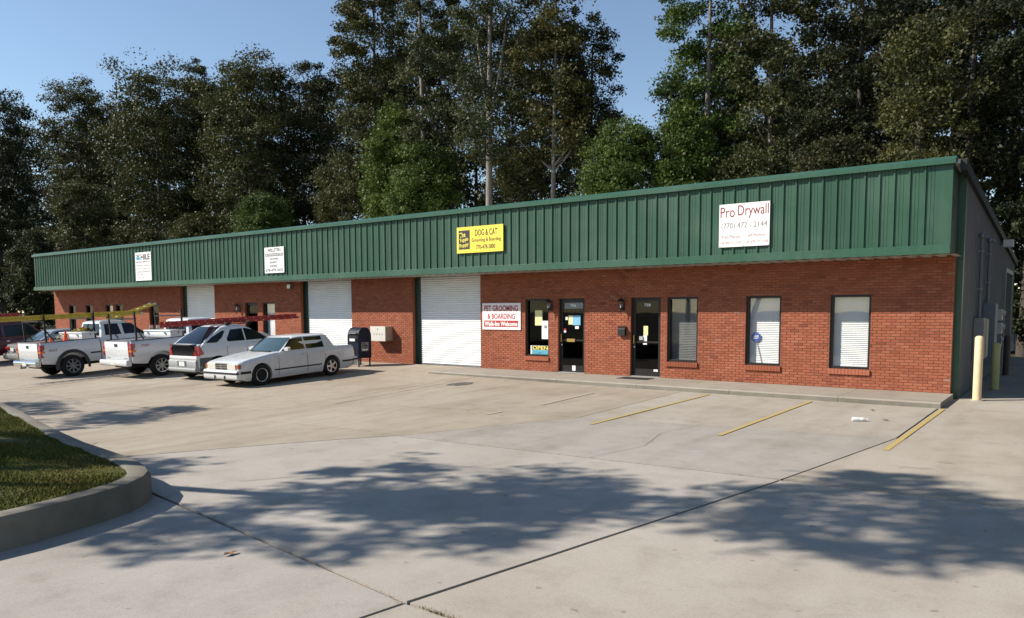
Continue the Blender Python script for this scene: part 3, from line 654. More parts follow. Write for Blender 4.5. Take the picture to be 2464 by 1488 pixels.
# ================================================================== SIGNS AND FITTINGS
def sign(name, label, x0, x1, z0, z1, yb, mat, t=.025):
    s = thing(name, ((x0+x1)/2, yb, z0), label, 'sign')
    b = MB(); b.box(x0, x1, yb-t, yb, z0, z1); b.build('board', mat, s); return s, yb-t-.003
def srect(s, name, x0, x1, z0, z1, y, mat):
    b = MB(); b.box(x0, x1, y, y+.0022, z0, z1); return b.build(name, mat, s)
YS = YF-.008
def screws(s, x0, x1, z0, z1, y):
    for x in (x0+.03, (x0+x1)/2, x1-.03):
        for z in (z0+.025, z1-.025):
            b = MB(); b.cyl((x, y, z), (x, y-.006, z), .009, n=8); b.build('screw', 'steel_grey', s)
# drywall sign
x0, x1, z0, z1 = -7.395, -6.118, 3.515, 4.585; s, y = sign('shop_sign', 'white Pro Drywall sign with maroon lettering on green fascia', x0, x1, z0, z1, YS, 'white_board')
W_ = x1-x0
text('Pro', x0+.03, x0+.40, z0+.74, z0+1.0, y, 'maroon_print', s, bold=.0); text('Drywall', x0+.48, x1-.03, z0+.69, z0+1.02, y, 'maroon_print', s)
text('(770) 472 - 2144', x0+.06, x1-.06, z0+.42, z0+.60, y, 'grey_print', s)
text('Ken Martin', x0+.08, x0+.54, z0+.215, z0+.30, y, 'pink_print', s); text('Jeff Murdock', x0+.74, x1-.10, z0+.215, z0+.30, y, 'pink_print', s)
text('Cell (404) 317 - 6224', x0+.03, x0+.58, z0+.06, z0+.14, y, 'pink_print', s); text('Cell (678) 725 - 1958', x0+.68, x1-.03, z0+.06, z0+.14, y, 'pink_print', s)
screws(s, x0, x1, z0, z1, y)
# dog and cat sign
x0, x1, z0, z1 = -16.16, -14.29, 3.765, 4.59; s, y = sign('shop_sign', 'yellow dog and cat grooming sign with black square on green fascia', x0, x1, z0, z1, YS, 'yellow_board', .04)
srect(s, 'logo_square', x0+.08, x0+.54, z0+.12, z0+.72, y, 'black_print')
for i, (t_, wd) in enumerate((('The', .24), ('Yuppie', .36), ('Puppy', .38))):
    text(t_, x0+.12, x0+.12+wd, z0+.50-.17*i, z0+.66-.17*i, y-.003, 'yellow_print', s, 'logo_lettering', .015, rot=.16)
text('DOG & CAT', x0+.76, x1-.22, z0+.52, z0+.72, y, 'black_print', s, bold=.012); text('Grooming & Boarding', x0+.62, x1-.08, z0+.30, z0+.45, y, 'black_print', s, bold=.008); text('770-478-5800', x0+.80, x1-.30, z0+.10, z0+.24, y, 'black_print', s, bold=.012)
# two small white signs
x0, x1, z0, z1 = -26.37, -25.13, 3.445, 4.465; s, y = sign('shop_sign', 'small white sign with black lettering between the two left roll-up doors', x0, x1, z0, z1, YS, 'white_board')
text('WILLSTEN', x0+.2, x1-.2, z0+.84, z0+.97, y, 'black_print', s, bold=.02); srect(s, 'banner', x0+.05, x1-.05, z0+.66, z0+.78, y, 'grey_print'); text('AUTOMOTIVE & TIRES', x0+.08, x1-.08, z0+.685, z0+.755, y-.003, 'white_print', s, bold=.01)
for i, t_ in enumerate(('•LICENSED', '•BONDED', '•INSURED')): text(t_, x0+.32, x0+.32+(.58, .46, .48)[i], z0+.52-.14*i, z0+.60-.14*i, y, 'black_print', s, bold=.015)
text('678-479-3032', x0+.06, x1-.06, z0+.06, z0+.17, y, 'black_print', s, bold=.015)
x0, x1, z0, z1 = -36.6, -35.15, 3.40, 4.74; s, y = sign('shop_sign', 'tall white sign headed HILE farthest left on the fascia', x0, x1, z0, z1, YS, 'white_board')
text('HILE', x0+.52, x1-.1, z0+.98, z0+1.25, y, 'black_print', s, bold=.03); srect(s, 'logo_bar', x0+.08, x0+.45, z0+1.2, z0+1.25, y, 'grey_print'); srect(s, 'logo_block', x0+.1, x0+.44, z0+.98, z0+1.13, y, 'teal_print'); srect(s, 'logo_roof', x0+.16, x0+.36, z0+1.14, z0+1.18, y, 'black_print')
text('SERVICE & REPAIR, INC', x0+.08, x1-.08, z0+.84, z0+.92, y, 'black_print', s, bold=.015); text('RESIDENTIAL  COMMERCIAL', x0+.1, x1-.1, z0+.68, z0+.75, y, 'grey_print', s)
for i, t_ in enumerate(('HEATING, AIR COND. & GAS', 'COMMERCIAL REFRIGERATION', 'ICE MACHINES', '770-473-1188')): text(t_, x0+.1, x0+(1.32, 1.32, .72, .8)[i], z0+.52-.14*i, z0+.59-.14*i, y, 'grey_print', s)
# pet grooming sign on the brick
x0, x1, z0, z1 = -15.95, -14.376, 1.30, 2.17; s, y = sign('shop_sign', 'white pet grooming and boarding sign with red band on brick', x0, x1, z0, z1, D-.004, 'white_board', .03)
text('PET GROOMING', x0+.08, x1-.10, z0+.60, z0+.80, y, 'red_print', s, bold=.03); text('& BOARDING', x0+.22, x1-.22, z0+.35, z0+.53, y, 'red_print', s, bold=.02)
srect(s, 'red_band', x0+.07, x1-.09, z0+.09, z0+.30, y, 'red_print'); text('Walk-Ins Welcome', x0+.10, x1-.12, z0+.12, z0+.27, y-.003, 'white_print', s, bold=.03)
# open sign behind the dark window (stands on the inside sill)
x0 = WIN[0][0]+.13
s = thing('open_sign', (x0+.35, D+.112, ZW0+.045), 'small yellow and teal OPEN sign at foot of leftmost dark window beside roll-up door', 'sign')
b = MB(); b.box(x0, x0+.70, D+.109, D+.119, ZW0+.05, ZW0+.33); b.build('board', 'foam_white', s)
srect(s, 'upper_panel', x0+.05, x0+.69, ZW0+.20, ZW0+.32, D+.105, 'black_print'); srect(s, 'lower_panel', x0+.06, x0+.69, ZW0+.055, ZW0+.19, D+.105, 'teal_print')
text('OPEN', x0+.08, x0+.68, ZW0+.205, ZW0+.315, D+.102, 'yellow_print', s, bold=.02)
text('COME IN', x0+.10, x0+.66, ZW0+.085, ZW0+.155, D+.102, 'paper_blue', s, bold=.01)
# security sign leaning inside the window with the blind
x0 = WIN[2][0]
s = thing('security_sign', (x0+.28, D+.19, ZW0+.05), 'blue octagonal security sign on a stake behind window pane', 'sign')
b = MB(); cx_, cz_ = x0+.225, ZW0+.73; b.prism([(cx_+.135*math.cos(R(22.5+45*i)), cz_+.135*math.sin(R(22.5+45*i))) for i in range(8)], D+.168, D+.176); b.build('plate', 'blue_print', s)
b = MB(); b.bar((cx_, D+.182, cz_-.05), (cx_+.16, D+.182, ZW0+.05), .014, .01, up=(0, 1, 0)); b.build('stake', 'alu', s)
b = MB(); b.prism([(cx_-.075, cz_-.05), (cx_+.055, cz_-.035), (cx_+.075, cz_+.05), (cx_-.05, cz_+.04)], D+.163, D+.166); b.build('emblem', 'white_print', s)
text('AD', cx_-.05, cx_+.05, cz_-.03, cz_+.03, D+.161, 'blue_print', s, 'emblem_lettering', .03)
# wall lanterns
def lantern(x, z, label):
    s = thing('wall_lantern', (x, D, z-.2), label, 'lamp', 'carriage lanterns beside the doors')
    b = MB(); b.box(x-.05, x+.05, D-.03, D-.003, z-.16, z+.06); b.build('back_plate', 'black_paint', s)
    b = MB(); b.cyl((x, D-.02, z-.10), (x, D-.15, z-.14), .012, n=8); b.cyl((x, D-.15, z-.26), (x, D-.15, z-.10), .012, .02, n=8); b.build('arm', 'black_paint', s)
    b = MB(); c = (x, D-.15, 0)
    b.lathe([(.0, z-.10), (.055, z-.10), (.06, z-.085), (.05, z-.08)], 6, 'z', c); b.lathe([(.12, z+.10), (.125, z+.115), (.07, z+.165), (.02, z+.19), (.012, z+.23), (0, z+.235)], 6, 'z', c)
    for i in range(6):
        a = i*math.pi/3; b.cyl((x+.055*math.cos(a), D-.15+.055*math.sin(a), z-.09), (x+.10*math.cos(a), D-.15+.10*math.sin(a), z+.105), .006, n=5)
    b.build('cage', 'black_paint', s)
    b = MB(); b.lathe([(.05, z-.08), (.093, z+.10)], 6, 'z', c); b.build('glass', 'clear_glass', s)
    b = MB(); b.cyl((x, D-.15, z-.08), (x, D-.15, z+.02), .02, .018, n=8); b.build('bulb', 'lamp_clear', s)
lantern(-13.22, 2.08, 'black carriage lantern left of the door with yellow and blue notices'); lantern(-10.68, 2.08, 'black carriage lantern above the small black wall mailbox')
lantern(-29.75, 2.05, 'black carriage lantern left of the dark door behind the red ladder')
# small black mailbox by door 758
s = thing('wall_mailbox', (-10.68, D, 1.19), 'small black wall mailbox left of door 758', 'mailbox')
b = MB(); b.box(-10.80, -10.57, D-.11, D-.003, 1.19, 1.40); b.build('body', 'black_paint', s)
b = MB(); b.add([(x, y, z) for x in (-10.81, -10.56) for y, z in ((D-.125, 1.365), (D-.118, 1.40), (D-.004, 1.46), (D-.004, 1.402), (D-.112, 1.365))], [(0, 1, 2, 3, 4), (9, 8, 7, 6, 5), (0, 5, 6, 1), (1, 6, 7, 2), (2, 7, 8, 3), (4, 3, 8, 9), (0, 4, 9, 5)]); b.build('lid', 'black_paint', s)
# door mat
s = thing('door_mat', (-9.95, 18.9, .001), 'dark doormat on the walk before door 758', 'mat')
b = MB(); b.box(-10.4, -9.5, 19.02, 19.52, .001, .012); b.build('pile', 'black_matte', s); b = MB(); frame_ = b; b.box(-10.42, -10.4, 19.0, 19.54, .001, .01); b.box(-9.5, -9.48, 19.0, 19.54, .001, .01); b.box(-10.4, -9.5, 19.0, 19.02, .001, .01); b.build('border', 'rubber', s)
# flood lamp high on the brick left of the second roll-up door
s = thing('wall_flood_lamp', (-26.05, D, 2.83), 'small square lamp high on brick left of middle roll-up door', 'lamp')
b = MB(); b.box(-26.17, -25.95, D-.16, D-.003, 2.84, 3.03); b.build('housing', 'steel_grey', s); b = MB(); b.box(-26.15, -25.97, D-.168, D-.161, 2.86, 3.0); b.build('lens', 'lamp_clear', s)
# parcel box on the wall
s = thing('utility_cabinet', (-21, D, .82), 'cream metal cabinet mounted on brick right of the blue mailbox', 'cabinet')
xa_, xb_ = at_y(890, 800, D-.4).x, at_y(926, 800, D-.4).x
b = MB(); b.box(xa_+.01, xb_-.01, D-.36, D-.003, .83, 1.35); b.build('body', 'box_beige', s); b = MB(); b.box(xa_, xb_, D-.385, D-.361, .82, 1.36); b.build('door', 'box_cream', s)
for i in range(4):
    b = MB(); b.box(xa_+.2+.14*i, xa_+.225+.14*i, D-.392, D-.386, 1.05, 1.10); b.build('latch', 'steel_grey', s)
b = MB(); b.box((xa_+xb_)/2-.015, (xa_+xb_)/2+.015, D-.392, D-.386, 1.23, 1.28); b.build('latch', 'steel_grey', s)
# ------------------------------------------------------------------ collection mailbox
def mailbox():
    cx, cy = -20.62, 18.6; g = gz(cx, cy); s = thing('collection_mailbox', (cx, cy, g), 'dark blue domed street mailbox on four legs behind white sedan', 'mailbox')
    hw, hd = .27, .30; x0, x1 = cx-hw, cx+hw
    b = MB(); pr_ = [(-hd, .30)]+[(-hd, .98)]
    for i in range(13):
        a = math.pi-math.pi*i/12; pr_.append((hd*math.cos(a), 1.08+.31*math.sin(a)))
    pr_ += [(hd, .98), (hd, .30)]
    vs = [(cx+sx*hw, cy+y, g+z) for sx in (-1, 1) for y, z in pr_]; n = len(pr_)
    b.add(vs, [tuple(range(n)), tuple(range(2*n-1, n-1, -1))]+[(i, (i+1) % n, n+(i+1) % n, n+i) for i in range(n)]); b.build('body', 'mail_blue', s, smooth=35)
    b = MB()
    for sx in (-1, 1):
        vs = [(cx+sx*(hw+.012), cy+y*1.03, g+z+(.008 if z > 1 else 0)) for y, z in pr_]; b.add(vs, [tuple(range(n))])
        v2 = [(cx+sx*(hw-.012), cy+y*1.03, g+z+(.008 if z > 1 else 0)) for y, z in pr_]; b.add(vs+v2, [(i, i+1, n+i+1, n+i) for i in range(n-1)])
    b.build('side_flange', 'mail_blue', s)
    for sx in (-1, 1):
        for sy in (-1, 1):
            b = MB(); b.box(cx+sx*.24-.02, cx+sx*.24+.02, cy+sy*.26-.02, cy+sy*.26+.02, g, g+.32); b.build('leg', 'mail_blue', s)
            b = MB(); b.box(cx+sx*.24-.04, cx+sx*.24+.04, cy+sy*.26-.04, cy+sy*.26+.04, g, g+.012); b.build('foot', 'steel_grey', s)
    b = MB(); yy = cy-hd-.006; b.box(cx-.2, cx+.2, yy-.02, yy+.03, g+.90, g+1.0); b.box(cx-.2, cx+.2, yy-.002, yy+.04, g+1.0, g+1.20); b.build('hatch_recess', 'black_matte', s)
    b = MB(); b.box(cx-.15, cx+.12, yy-.024, yy-.021, g+.905, g+.995); b.build('notice', 'paper_white', s)
    b = MB(); b.box(cx-.21, cx+.21, yy-.05, yy-.01, g+1.17, g+1.20); b.build('pull_handle', 'alu', s)
    X = cx+hw+.014; b = MB(); b.box(X, X+.002, cy-.17, cy+.17, g+.55, g+.86); b.build('emblem_plate', 'steel_grey', s)
    b = MB(); f = lambda pts: b.add([(X+.0035, cy+y, g+z) for y, z in pts], [tuple(range(len(pts)))])
    f([(-.13, .83), (.02, .83), (-.02, .80), (-.13, .80)]); f([(-.13, .78), (-.06, .78), (-.10, .68), (-.13, .66)]); f([(-.03, .79), (.13, .76), (.14, .70), (.02, .72), (-.05, .66)]); f([(.02, .69), (.12, .67), (.06, .64), (-.04, .64)])
    b.build('emblem', 'black_print', s)
    b = MB(); b.add([(X+.0035, cy+y, g+z) for y, z in ((-.13, .57), (.13, .57), (.13, .62), (-.13, .62))], [(0, 1, 2, 3)]); b.build('emblem_caption', 'paper_white', s)
mailbox()
# ------------------------------------------------------------------ bollards and services on the end wall
def bollard(x, y, h, r, mat, label):
    g = gz(x, y); s = thing('bollard', (x, y, g-.01), label, 'bollard', 'bollards guarding the end wall')
    b = MB(); b.lathe([(r, g-.02), (r, g+h*.5), (r, g+h-.01), (r-.012, g+h+.012), (r*.5, g+h+.035), (0, g+h+.04)], 18, 'z', (x, y, 0)); b.build('post', mat, s, smooth=40)
    b = MB(); b.lathe([(r+.05, g-.005), (r+.045, g+.012), (r, g+.018)], 18, 'z', (x, y, 0)); b.build('collar', 'concrete', s, smooth=40)
bollard(-1.72, 19.9, 1.42, .088, 'bollard_cream', 'tall cream painted bollard standing in sunlight at building corner'); bollard(-1.60, 22.85, 1.16, .095, 'bollard_olive', 'olive yellow bollard in shade behind the cream one'); bollard(-1.66, 27.6, 1.2, .09, 'bollard_brown', 'dark brown bollard farthest back along end wall')
def conduit(y, z0, z1, label):
    s = thing('conduit', (XS+.06, y, z0), label, 'pipe', 'conduits rising up the end wall')
    b = MB(); b.cyl((XS+.09, y, z0), (XS+.09, y, z1), .04, n=10); b.build('pipe', 'elec_grey', s, smooth=40)
    b = MB(); b.lathe([(.04, z1), (.075, z1+.02), (.07, z1+.10), (.02, z1+.15), (0, z1+.15)], 12, 'z', (XS+.09, y, 0)); b.cyl((XS+.09, y, z1+.05), (XS+.22, y, z1+.02), .05, n=8); b.build('weather_head', 'steel_grey', s)
    for z in ((z0+z1)/2-.3, z1-.35):
        b = MB(); b.box(XS+.012, XS+.135, y-.09, y+.09, z, z+.05); b.build('strap', 'steel_grey', s)
conduit(23.1, 1.7, 3.75, 'nearer grey conduit climbing the grey end wall'); conduit(25.3, 2.1, 3.8, 'farther grey conduit climbing the grey end wall')
def ebox(name, y0, y1, z0, z1, d, mat, label, meter=False):
    s = thing(name, (XS, (y0+y1)/2, z0), label, 'electrical box')
    b = MB(); b.box(XS+.012, XS+d, y0, y1, z0, z1); b.build('case', mat, s); b = MB(); b.box(XS+d+.001, XS+d+.015, y0+.02, y1-.02, z0+.02, z1-.02); b.build('cover', mat, s)
    if meter:
        zc = (z0+z1)/2+.05; b = MB(); yc = (y0+y1)/2
        vs = []; b.cyl((XS+d+.015, yc, zc), (XS+d+.10, yc, zc), .085, .08, n=16); b.build('meter', 'lamp_clear', s)
ebox('electrical_panel', 22.8, 23.5, .62, 1.70, .22, 'steel_grey', 'grey electrical panel on end wall behind cream bollard'); ebox('electrical_panel', 25.0, 25.9, .35, 2.08, .30, 'elec_grey', 'tall blue grey switch cabinet on end wall under farther conduit')
ebox('trough_box', 23.9, 24.5, .62, 1.66, .20, 'box_beige', 'narrow beige metal box between the two electrical panels')
for i, (z, l) in enumerate(((1.55, 'uppermost electric meter box on the end wall'), (1.1, 'middle electric meter box on the end wall'), (.68, 'lowest electric meter box on the end wall'))):
    ebox('meter_box', 29.6, 30.1, z, z+.36, .16, 'box_cream' if i < 2 else 'steel_grey', l, True)
s = thing('wall_flood_lamp', (XS, 29.9, 4.0), 'pale floodlight under the roof edge of grey end wall', 'lamp')
b = MB(); b.box(XS+.1, XS+.38, 29.75, 30.1, 3.95, 4.18); b.build('housing', 'box_cream', s); b = MB(); b.cyl((XS+.012, 29.92, 4.06), (XS+.1, 29.92, 4.06), .03, n=8); b.build('arm', 'steel_grey', s)
b = MB(); b.box(XS+.012, XS+.06, 31.9, 35.1, -.1, 3.2); sdr = b.build('side_roll_door', 'curtain_dark', bld)
b = MB(); b.box(XS+.013, XS+.10, 31.75, 31.9, -.1, 3.35); b.box(XS+.013, XS+.10, 35.1, 35.25, -.1, 3.35); b.box(XS+.013, XS+.10, 31.9, 35.1, 3.2, 3.35); b.build('door_surround', 'steel_grey', sdr)
# white gate and fence beyond the building
s = thing('white_gate', (-1.0, 43.2, -.3), 'white panelled gate beyond the far end of building', 'gate')
for i in range(12):
    b = MB(); b.box(-3.2+i*.3, -2.93+i*.3, 43.2, 43.23, -.1, 1.55+.02*(i % 2)); b.build('board', 'white_board', s)
b = MB(); b.box(-3.3, .5, 43.24, 43.30, .1, .22); b.box(-3.3, .5, 43.24, 43.30, 1.2, 1.32); b.build('rail', 'white_board', s)
b = MB(); b.box(-3.3, .6, 43.1, 43.32, -.32, -.1); b.build('base_rail', 'bollard_brown', s)
# litter
def on(x, y): return (x, y, gz(x, y)+.006)
P = on_ground(2067, 1014); s = thing('plastic_bottle', (P.x, P.y, P.z+.035), 'crushed white bottle lying in the right parking stall', 'bottle', rot=(0, 0, R(25)), local=True)
b = MB(); n = 14; b.lathe([(0, -.12), (.034, -.12), (.038, -.10), (.037, -.02), (.030, .0), (.037, .03), (.034, .08), (.014, .115), (.013, .13)], n, 'y'); b.v = [(y, x, z) for x, y, z in b.v]; b.build('body', 'foam_white', s, smooth=50)
b = MB(); b.lathe([(.017, .13), (.017, .15), (0, .15)], 12, 'y'); b.v = [(y, x, z) for x, y, z in b.v]; b.build('cap', 'foam_white', s)
lab = {}
for (px_, py_, l) in ((2099, 988, 'dry brown leaf near kerb in right parking stall'), (424, 994, 'dry leaf alone on the lot left of the sedan'), (555, 1335, 'dry leaf in the foreground left of the long joint'), (2130, 1012, 'small dry leaf right of the white bottle')):
    P = on_ground(px_, py_); b = MB(); a0 = random.uniform(0, 6); sz = .07
    pts = [(-1, 0, .1), (-.5, .42, .35), (.1, .5, .1), (.55, .28, .3), (1, 0, .15), (.55, -.3, .35), (.1, -.46, .05), (-.5, -.4, .3)]
    vs = [(P.x+sz*(x*math.cos(a0)-y*math.sin(a0)), P.y+sz*(x*math.sin(a0)+y*math.cos(a0)), P.z+.01+sz*z*.6) for x, y, z in pts]; c_ = (P.x, P.y, P.z+.008)
    b.add([c_]+vs, [(0, 1+i, 1+(i+1) % 8) for i in range(8)]); tag(b.build('dry_leaf', 'leaf_litter'), l, 'leaf', 'fallen leaves on the lot')
V = []; T = []
for px0, px1, py0, py1, n in ((2040, 2090, 962, 966, 90), (1950, 1985, 957, 960, 60), (1530, 1600, 930, 936, 50), (1250, 1300, 908, 911, 30)):
    for i in range(n):
        P = on_ground(random.uniform(px0, px1), random.uniform(py0, py1)); a = random.uniform(0, 6.28); r_ = random.uniform(.006, .022)
        for k in range(4): V.append((P.x+r_*math.cos(a+1.57*k), P.y+r_*math.sin(a+1.57*k)*.7, P.z+.008+random.uniform(0, .012)))
        T.append(random.uniform(.55, .9))
me = np_mesh('leaf_litter', np.array(V), 4, 'sidewalk_concrete', np.array(T)); o = bpy.data.objects.new('leaf_litter', me); C.objects.link(o); tag(o, 'pale leaf and paper crumbs along the foot of the walk kerb', 'litter', kind='stuff')

# ================================================================== VEHICLES  (local: +x forward, +y left, origin on the ground under the rear axle)
def lerp(tab, x):
    if x <= tab[0][0]: return tab[0][1]
    for (a, p), (c, q) in zip(tab, tab[1:]):
        if x <= c: return p+(q-p)*(x-a)/(c-a) if c > a else q
    return tab[-1][1]
WC = [(0, .93), (.18, .985), (.5, 1.0), (.82, .985), (.94, .96), (1, .915)]
class Body:
    def __init__(s, top, bot, plan, axles, ra, rw, crown=.02): s.top, s.bot, s.plan, s.ax, s.ra, s.rw, s.crown = top, bot, plan, axles, ra, rw, crown
    def wd(s, x, z):
        zb, zt = lerp(s.bot, x), lerp(s.top, x); return lerp(s.plan, x)*lerp(WC, min(1, max(0, (z-zb)/max(.01, zt-zb))))
    def low(s, x):
        z = lerp(s.bot, x)
        for a in s.ax:
            if abs(x-a) < s.ra: z = max(z, s.rw+math.sqrt(s.ra**2-(x-a)**2))
        return z
    def stations(s, x0, x1):
        xs = {x0, x1}
        for a in s.ax:
            for k in range(17): xs.add(a-s.ra*math.cos(math.pi*k/16)); xs.add(a+s.ra*1.002); xs.add(a-s.ra*1.002)
        for t in (s.top, s.plan, s.bot): xs |= {x for x, _ in t}
        n = int((x1-x0)/.12)
        for i in range(n): xs.add(x0+(x1-x0)*i/n)
        xs = sorted(x for x in xs if x0-1e-6 <= x <= x1+1e-6); o = [xs[0]]
        for x in xs[1:]:
            if x-o[-1] > .004: o.append(x)
        return o
    def sec(s, x):
        zb, zt, lo = lerp(s.bot, x), lerp(s.top, x), s.low(x); hw = lerp(s.plan, x); pts = []
        for u in (0, .18, .35, .5, .66, .82, .94):
            z = max(lo, zb+u*(zt-zb)) if lo < zt-.02 else zt-.02; pts.append((s.wd(x, z), z))
        pts += [(hw*.915, zt), (hw*.86, zt+s.crown*.35), (hw*.5, zt+s.crown*.85), (0, zt+s.crown)]
        return pts
    def shell(s, x0, x1, b=None, closed=True):
        b = b or MB(); rows_ = []
        for x in s.stations(x0, x1):
            h = s.sec(x); rows_.append([(x, -y, z) for y, z in h]+[(x, y, z) for y, z in h[-2::-1]])
        m = len(rows_[0]); vs = [p for r in rows_ for p in r]; n = len(rows_)
        fs = [(i*m+k, i*m+k+1, (i+1)*m+k+1, (i+1)*m+k) for i in range(n-1) for k in range(m-1)]
        if closed:
            fs += [(i*m+m-1, i*m, (i+1)*m, (i+1)*m+m-1) for i in range(n-1)]; fs += [tuple(range(m)), tuple((n-1)*m+k for k in range(m))]
        b.add(vs, fs); return b
    def patch(s, x0, x1, z0, z1, side, proud=.005, b=None, nx=8, nz=6, xs=None):
        b = b or MB(); vs = []
        for j in range(nz+1):
            z = z0+(z1-z0)*j/nz
            for i in range(nx+1):
                x = x0+(x1-x0)*i/nx; zz = max(z, s.low(x)+.004); vs.append((x, side*(s.wd(x, zz)+proud), zz))
        b.add(vs, [(j*(nx+1)+i, j*(nx+1)+i+1, (j+1)*(nx+1)+i+1, (j+1)*(nx+1)+i) for j in range(nz) for i in range(nx)]); return b
class Cabin:
    """glasshouse: rear and front x at the belt and at the roof, belt and roof heights and half widths"""
    def __init__(s, b0, b1, r0, r1, zb, zr, wb, wr, bow=.12, bowr=.06): s.b0, s.b1, s.r0, s.r1, s.zb, s.zr, s.wb, s.wr, s.bow, s.bowr = b0, b1, r0, r1, zb, zr, wb, wr, bow, bowr
    def at(s, t):
        k = t*t*.25+t*.75; return s.b0+(s.r0-s.b0)*t, s.b1+(s.r1-s.b1)*t, s.zb+(s.zr-s.zb)*t, s.wb+(s.wr-s.wb)*k
    def fx(s, t, y):
        x0, x1, z, wd = s.at(t); return x1-s.bow*abs(y/wd)**2.4
    def rx(s, t, y):
        x0, x1, z, wd = s.at(t); return x0+s.bowr*abs(y/wd)**2.4
    def shell(s):
        b = MB(); ys = [-1, -.97, -.85, -.5, 0, .5, .85, .97, 1]; rings = []
        for t in (-.06, 0, .3, .6, .85, .95, 1):
            x0, x1, z, wd = s.at(max(t, -.06)); kk = 1-(.05 if t > .97 else .015 if t > .9 else 0); wd2 = wd*kk
            fr = [(s.fx(t, y*wd)-(.05 if t == 1 else 0), y*wd2, z) for y in ys]; bk = [(s.rx(t, y*wd)+(.05 if t == 1 else 0), y*wd2, z) for y in ys[::-1]]
            xa, xb = fr[-1][0], bk[0][0]; sl = [(xa+(xb-xa)*i/6, wd2, z) for i in range(1, 6)]; sr = [(xb+(xa-xb)*i/6, -wd2, z) for i in range(1, 6)]
            rings.append(fr+sl+bk+sr)
        m = len(rings[0]); x0, x1, z, wd = s.at(1)
        cxm = (x0+x1)/2
        for k, dz in ((.9, .018), (.6, .034), (.2, .04)): rings.append([(cxm+(p[0]-cxm)*k, p[1]*k, z+dz) for p in rings[6]])
        vs = [p for r in rings for p in r]; n = len(rings)
        b.add(vs, [(i*m+k, i*m+(k+1) % m, (i+1)*m+(k+1) % m, (i+1)*m+k) for i in range(n-1) for k in range(m)]+[tuple((n-1)*m+k for k in range(m))]); return b
    def screen(s, front, t0=.07, t1=.93, wf=.90, proud=.006):
        b = MB(); vs = []; nx, nz = 12, 4
        for j in range(nz+1):
            t = t0+(t1-t0)*j/nz; wd = s.at(t)[3]*wf
            for i in range(nx+1):
                y = wd*(-1+2*i/nx); x = s.fx(t, y)+proud if front else s.rx(t, y)-proud; vs.append((x, y, s.at(t)[2]+proud*.8))
        b.add(vs, [(j*(nx+1)+i, j*(nx+1)+i+1, (j+1)*(nx+1)+i+1, (j+1)*(nx+1)+i) for j in range(nz) for i in range(nx)]); return b
    def side(s, poly, sd, proud=.006):
        b = MB(); vs = []
        for x, z in poly: t = (z-s.zb)/(s.zr-s.zb); vs.append((x, sd*(s.at(t)[3]+proud), z))
        b.add(vs, [tuple(range(len(vs)))]); return b
def wheel(car, x, y, r, wdt, style='alloy', rim='alu'):
    e = bpy.data.objects.new('wheel', None); e.empty_display_size = .1; C.objects.link(e); e.parent = car; e.location = (x, y, r); ORG[e.name] = (0, 0, 0); sd = 1 if y > 0 else -1; h = wdt/2
    b = MB(); ri = r*.62
    b.lathe([(ri, -h*.75), (r*.80, -h), (r*.95, -h*.86), (r, -h*.55), (r, h*.55), (r*.95, h*.86), (r*.80, h), (ri, h*.75), (ri*.97, -h*.75)], 28); b.build('tyre', 'rubber', e, smooth=40)
    b = MB(); o = sd*h
    b.lathe([(ri*1.0, o*.78), (ri*.93, o*.70), (ri*.86, o*.25), (.02, o*.12)], 28)
    b.build('barrel', 'black_matte' if style != 'steel' else 'cladding_dark', e, smooth=40)
    b = MB(); b.lathe([(ri*1.01, o*.70), (ri*1.02, o*.86), (ri*.93, o*.80)], 28)
    if style != 'steel':
        b.lathe([(.0, o*.70), (ri*.26, o*.68), (ri*.32, o*.45), (ri*.30, o*.3)], 16)
        k_ = {'alloy': 6, 'cover': 5, 'eight': 8}[style]
        for i in range(k_):
            a = 2*math.pi*i/k_; c_, s_ = math.cos(a), math.sin(a); b.bar((ri*.22*c_, o*.52, ri*.22*s_), (ri*.97*c_, o*.66, ri*.97*s_), ri*(.30 if style != 'eight' else .2), .025, up=(0, 1, 0))
    b.build('rim', rim, e, smooth=40)
    if style == 'steel':
        b = MB(); b.lathe([(0, o*.6), (ri*.2, o*.58), (ri*.22, o*.3), (ri*.55, o*.35), (ri*.6, o*.5), (ri*.85, o*.4)], 20); b.build('hub', 'black_matte', e, smooth=40)
    return e
def place(name, label, x, y, head, wb, group=None, cat='car'):
    zr_, zf_ = gz(x, y), gz(x, y+head*wb); zl = gz(x-head*.8, y+head*wb/2); z2 = gz(x+head*.8, y+head*wb/2)
    rot = (math.atan2(zl-z2, 1.6), -math.atan2(zf_-zr_, wb), R(90)*head)
    return thing(name, (x, y, zr_), label, cat, group, rot, local=True)
def bx(par, name, mat, *c, smooth=None):
    b = MB(); b.box(*c); return b.build(name, mat, par, smooth)
def rbox(par, name, mat, x0, x1, y0, y1, z0, z1, r=.03):
    """box with bevelled long edges (along y)"""
    b = MB(); b.prism([(x0+r, z0), (x1-r, z0), (x1, z0+r), (x1, z1-r), (x1-r, z1), (x0+r, z1), (x0, z1-r), (x0, z0+r)], y0, y1); return b.build(name, mat, par, smooth=50)
def doors(car, body, spans, z0, z1, mat, handle_mat):
    for sd in (1, -1):
        for x0, x1 in spans:
            d = body.patch(x0+.006, x1-.006, z0, z1, sd, .006, nx=10, nz=8).build('door', mat, car, smooth=60)
            hx = x0+.12; zz = z1-.10; y = sd*(body.wd(hx, zz)+.02); b = MB(); b.box(hx-.06, hx+.07, y-.012, y+.012, zz-.018, zz+.018); b.build('handle', handle_mat, d)
def seam(car, body, xs, z0, z1):
    b = MB()
    for sd in (1, -1):
        for x in xs: body.patch(x-.006, x+.006, z0, z1, sd, .0025, b, nx=1, nz=8)
    b.build('door_seam', 'black_matte', car)
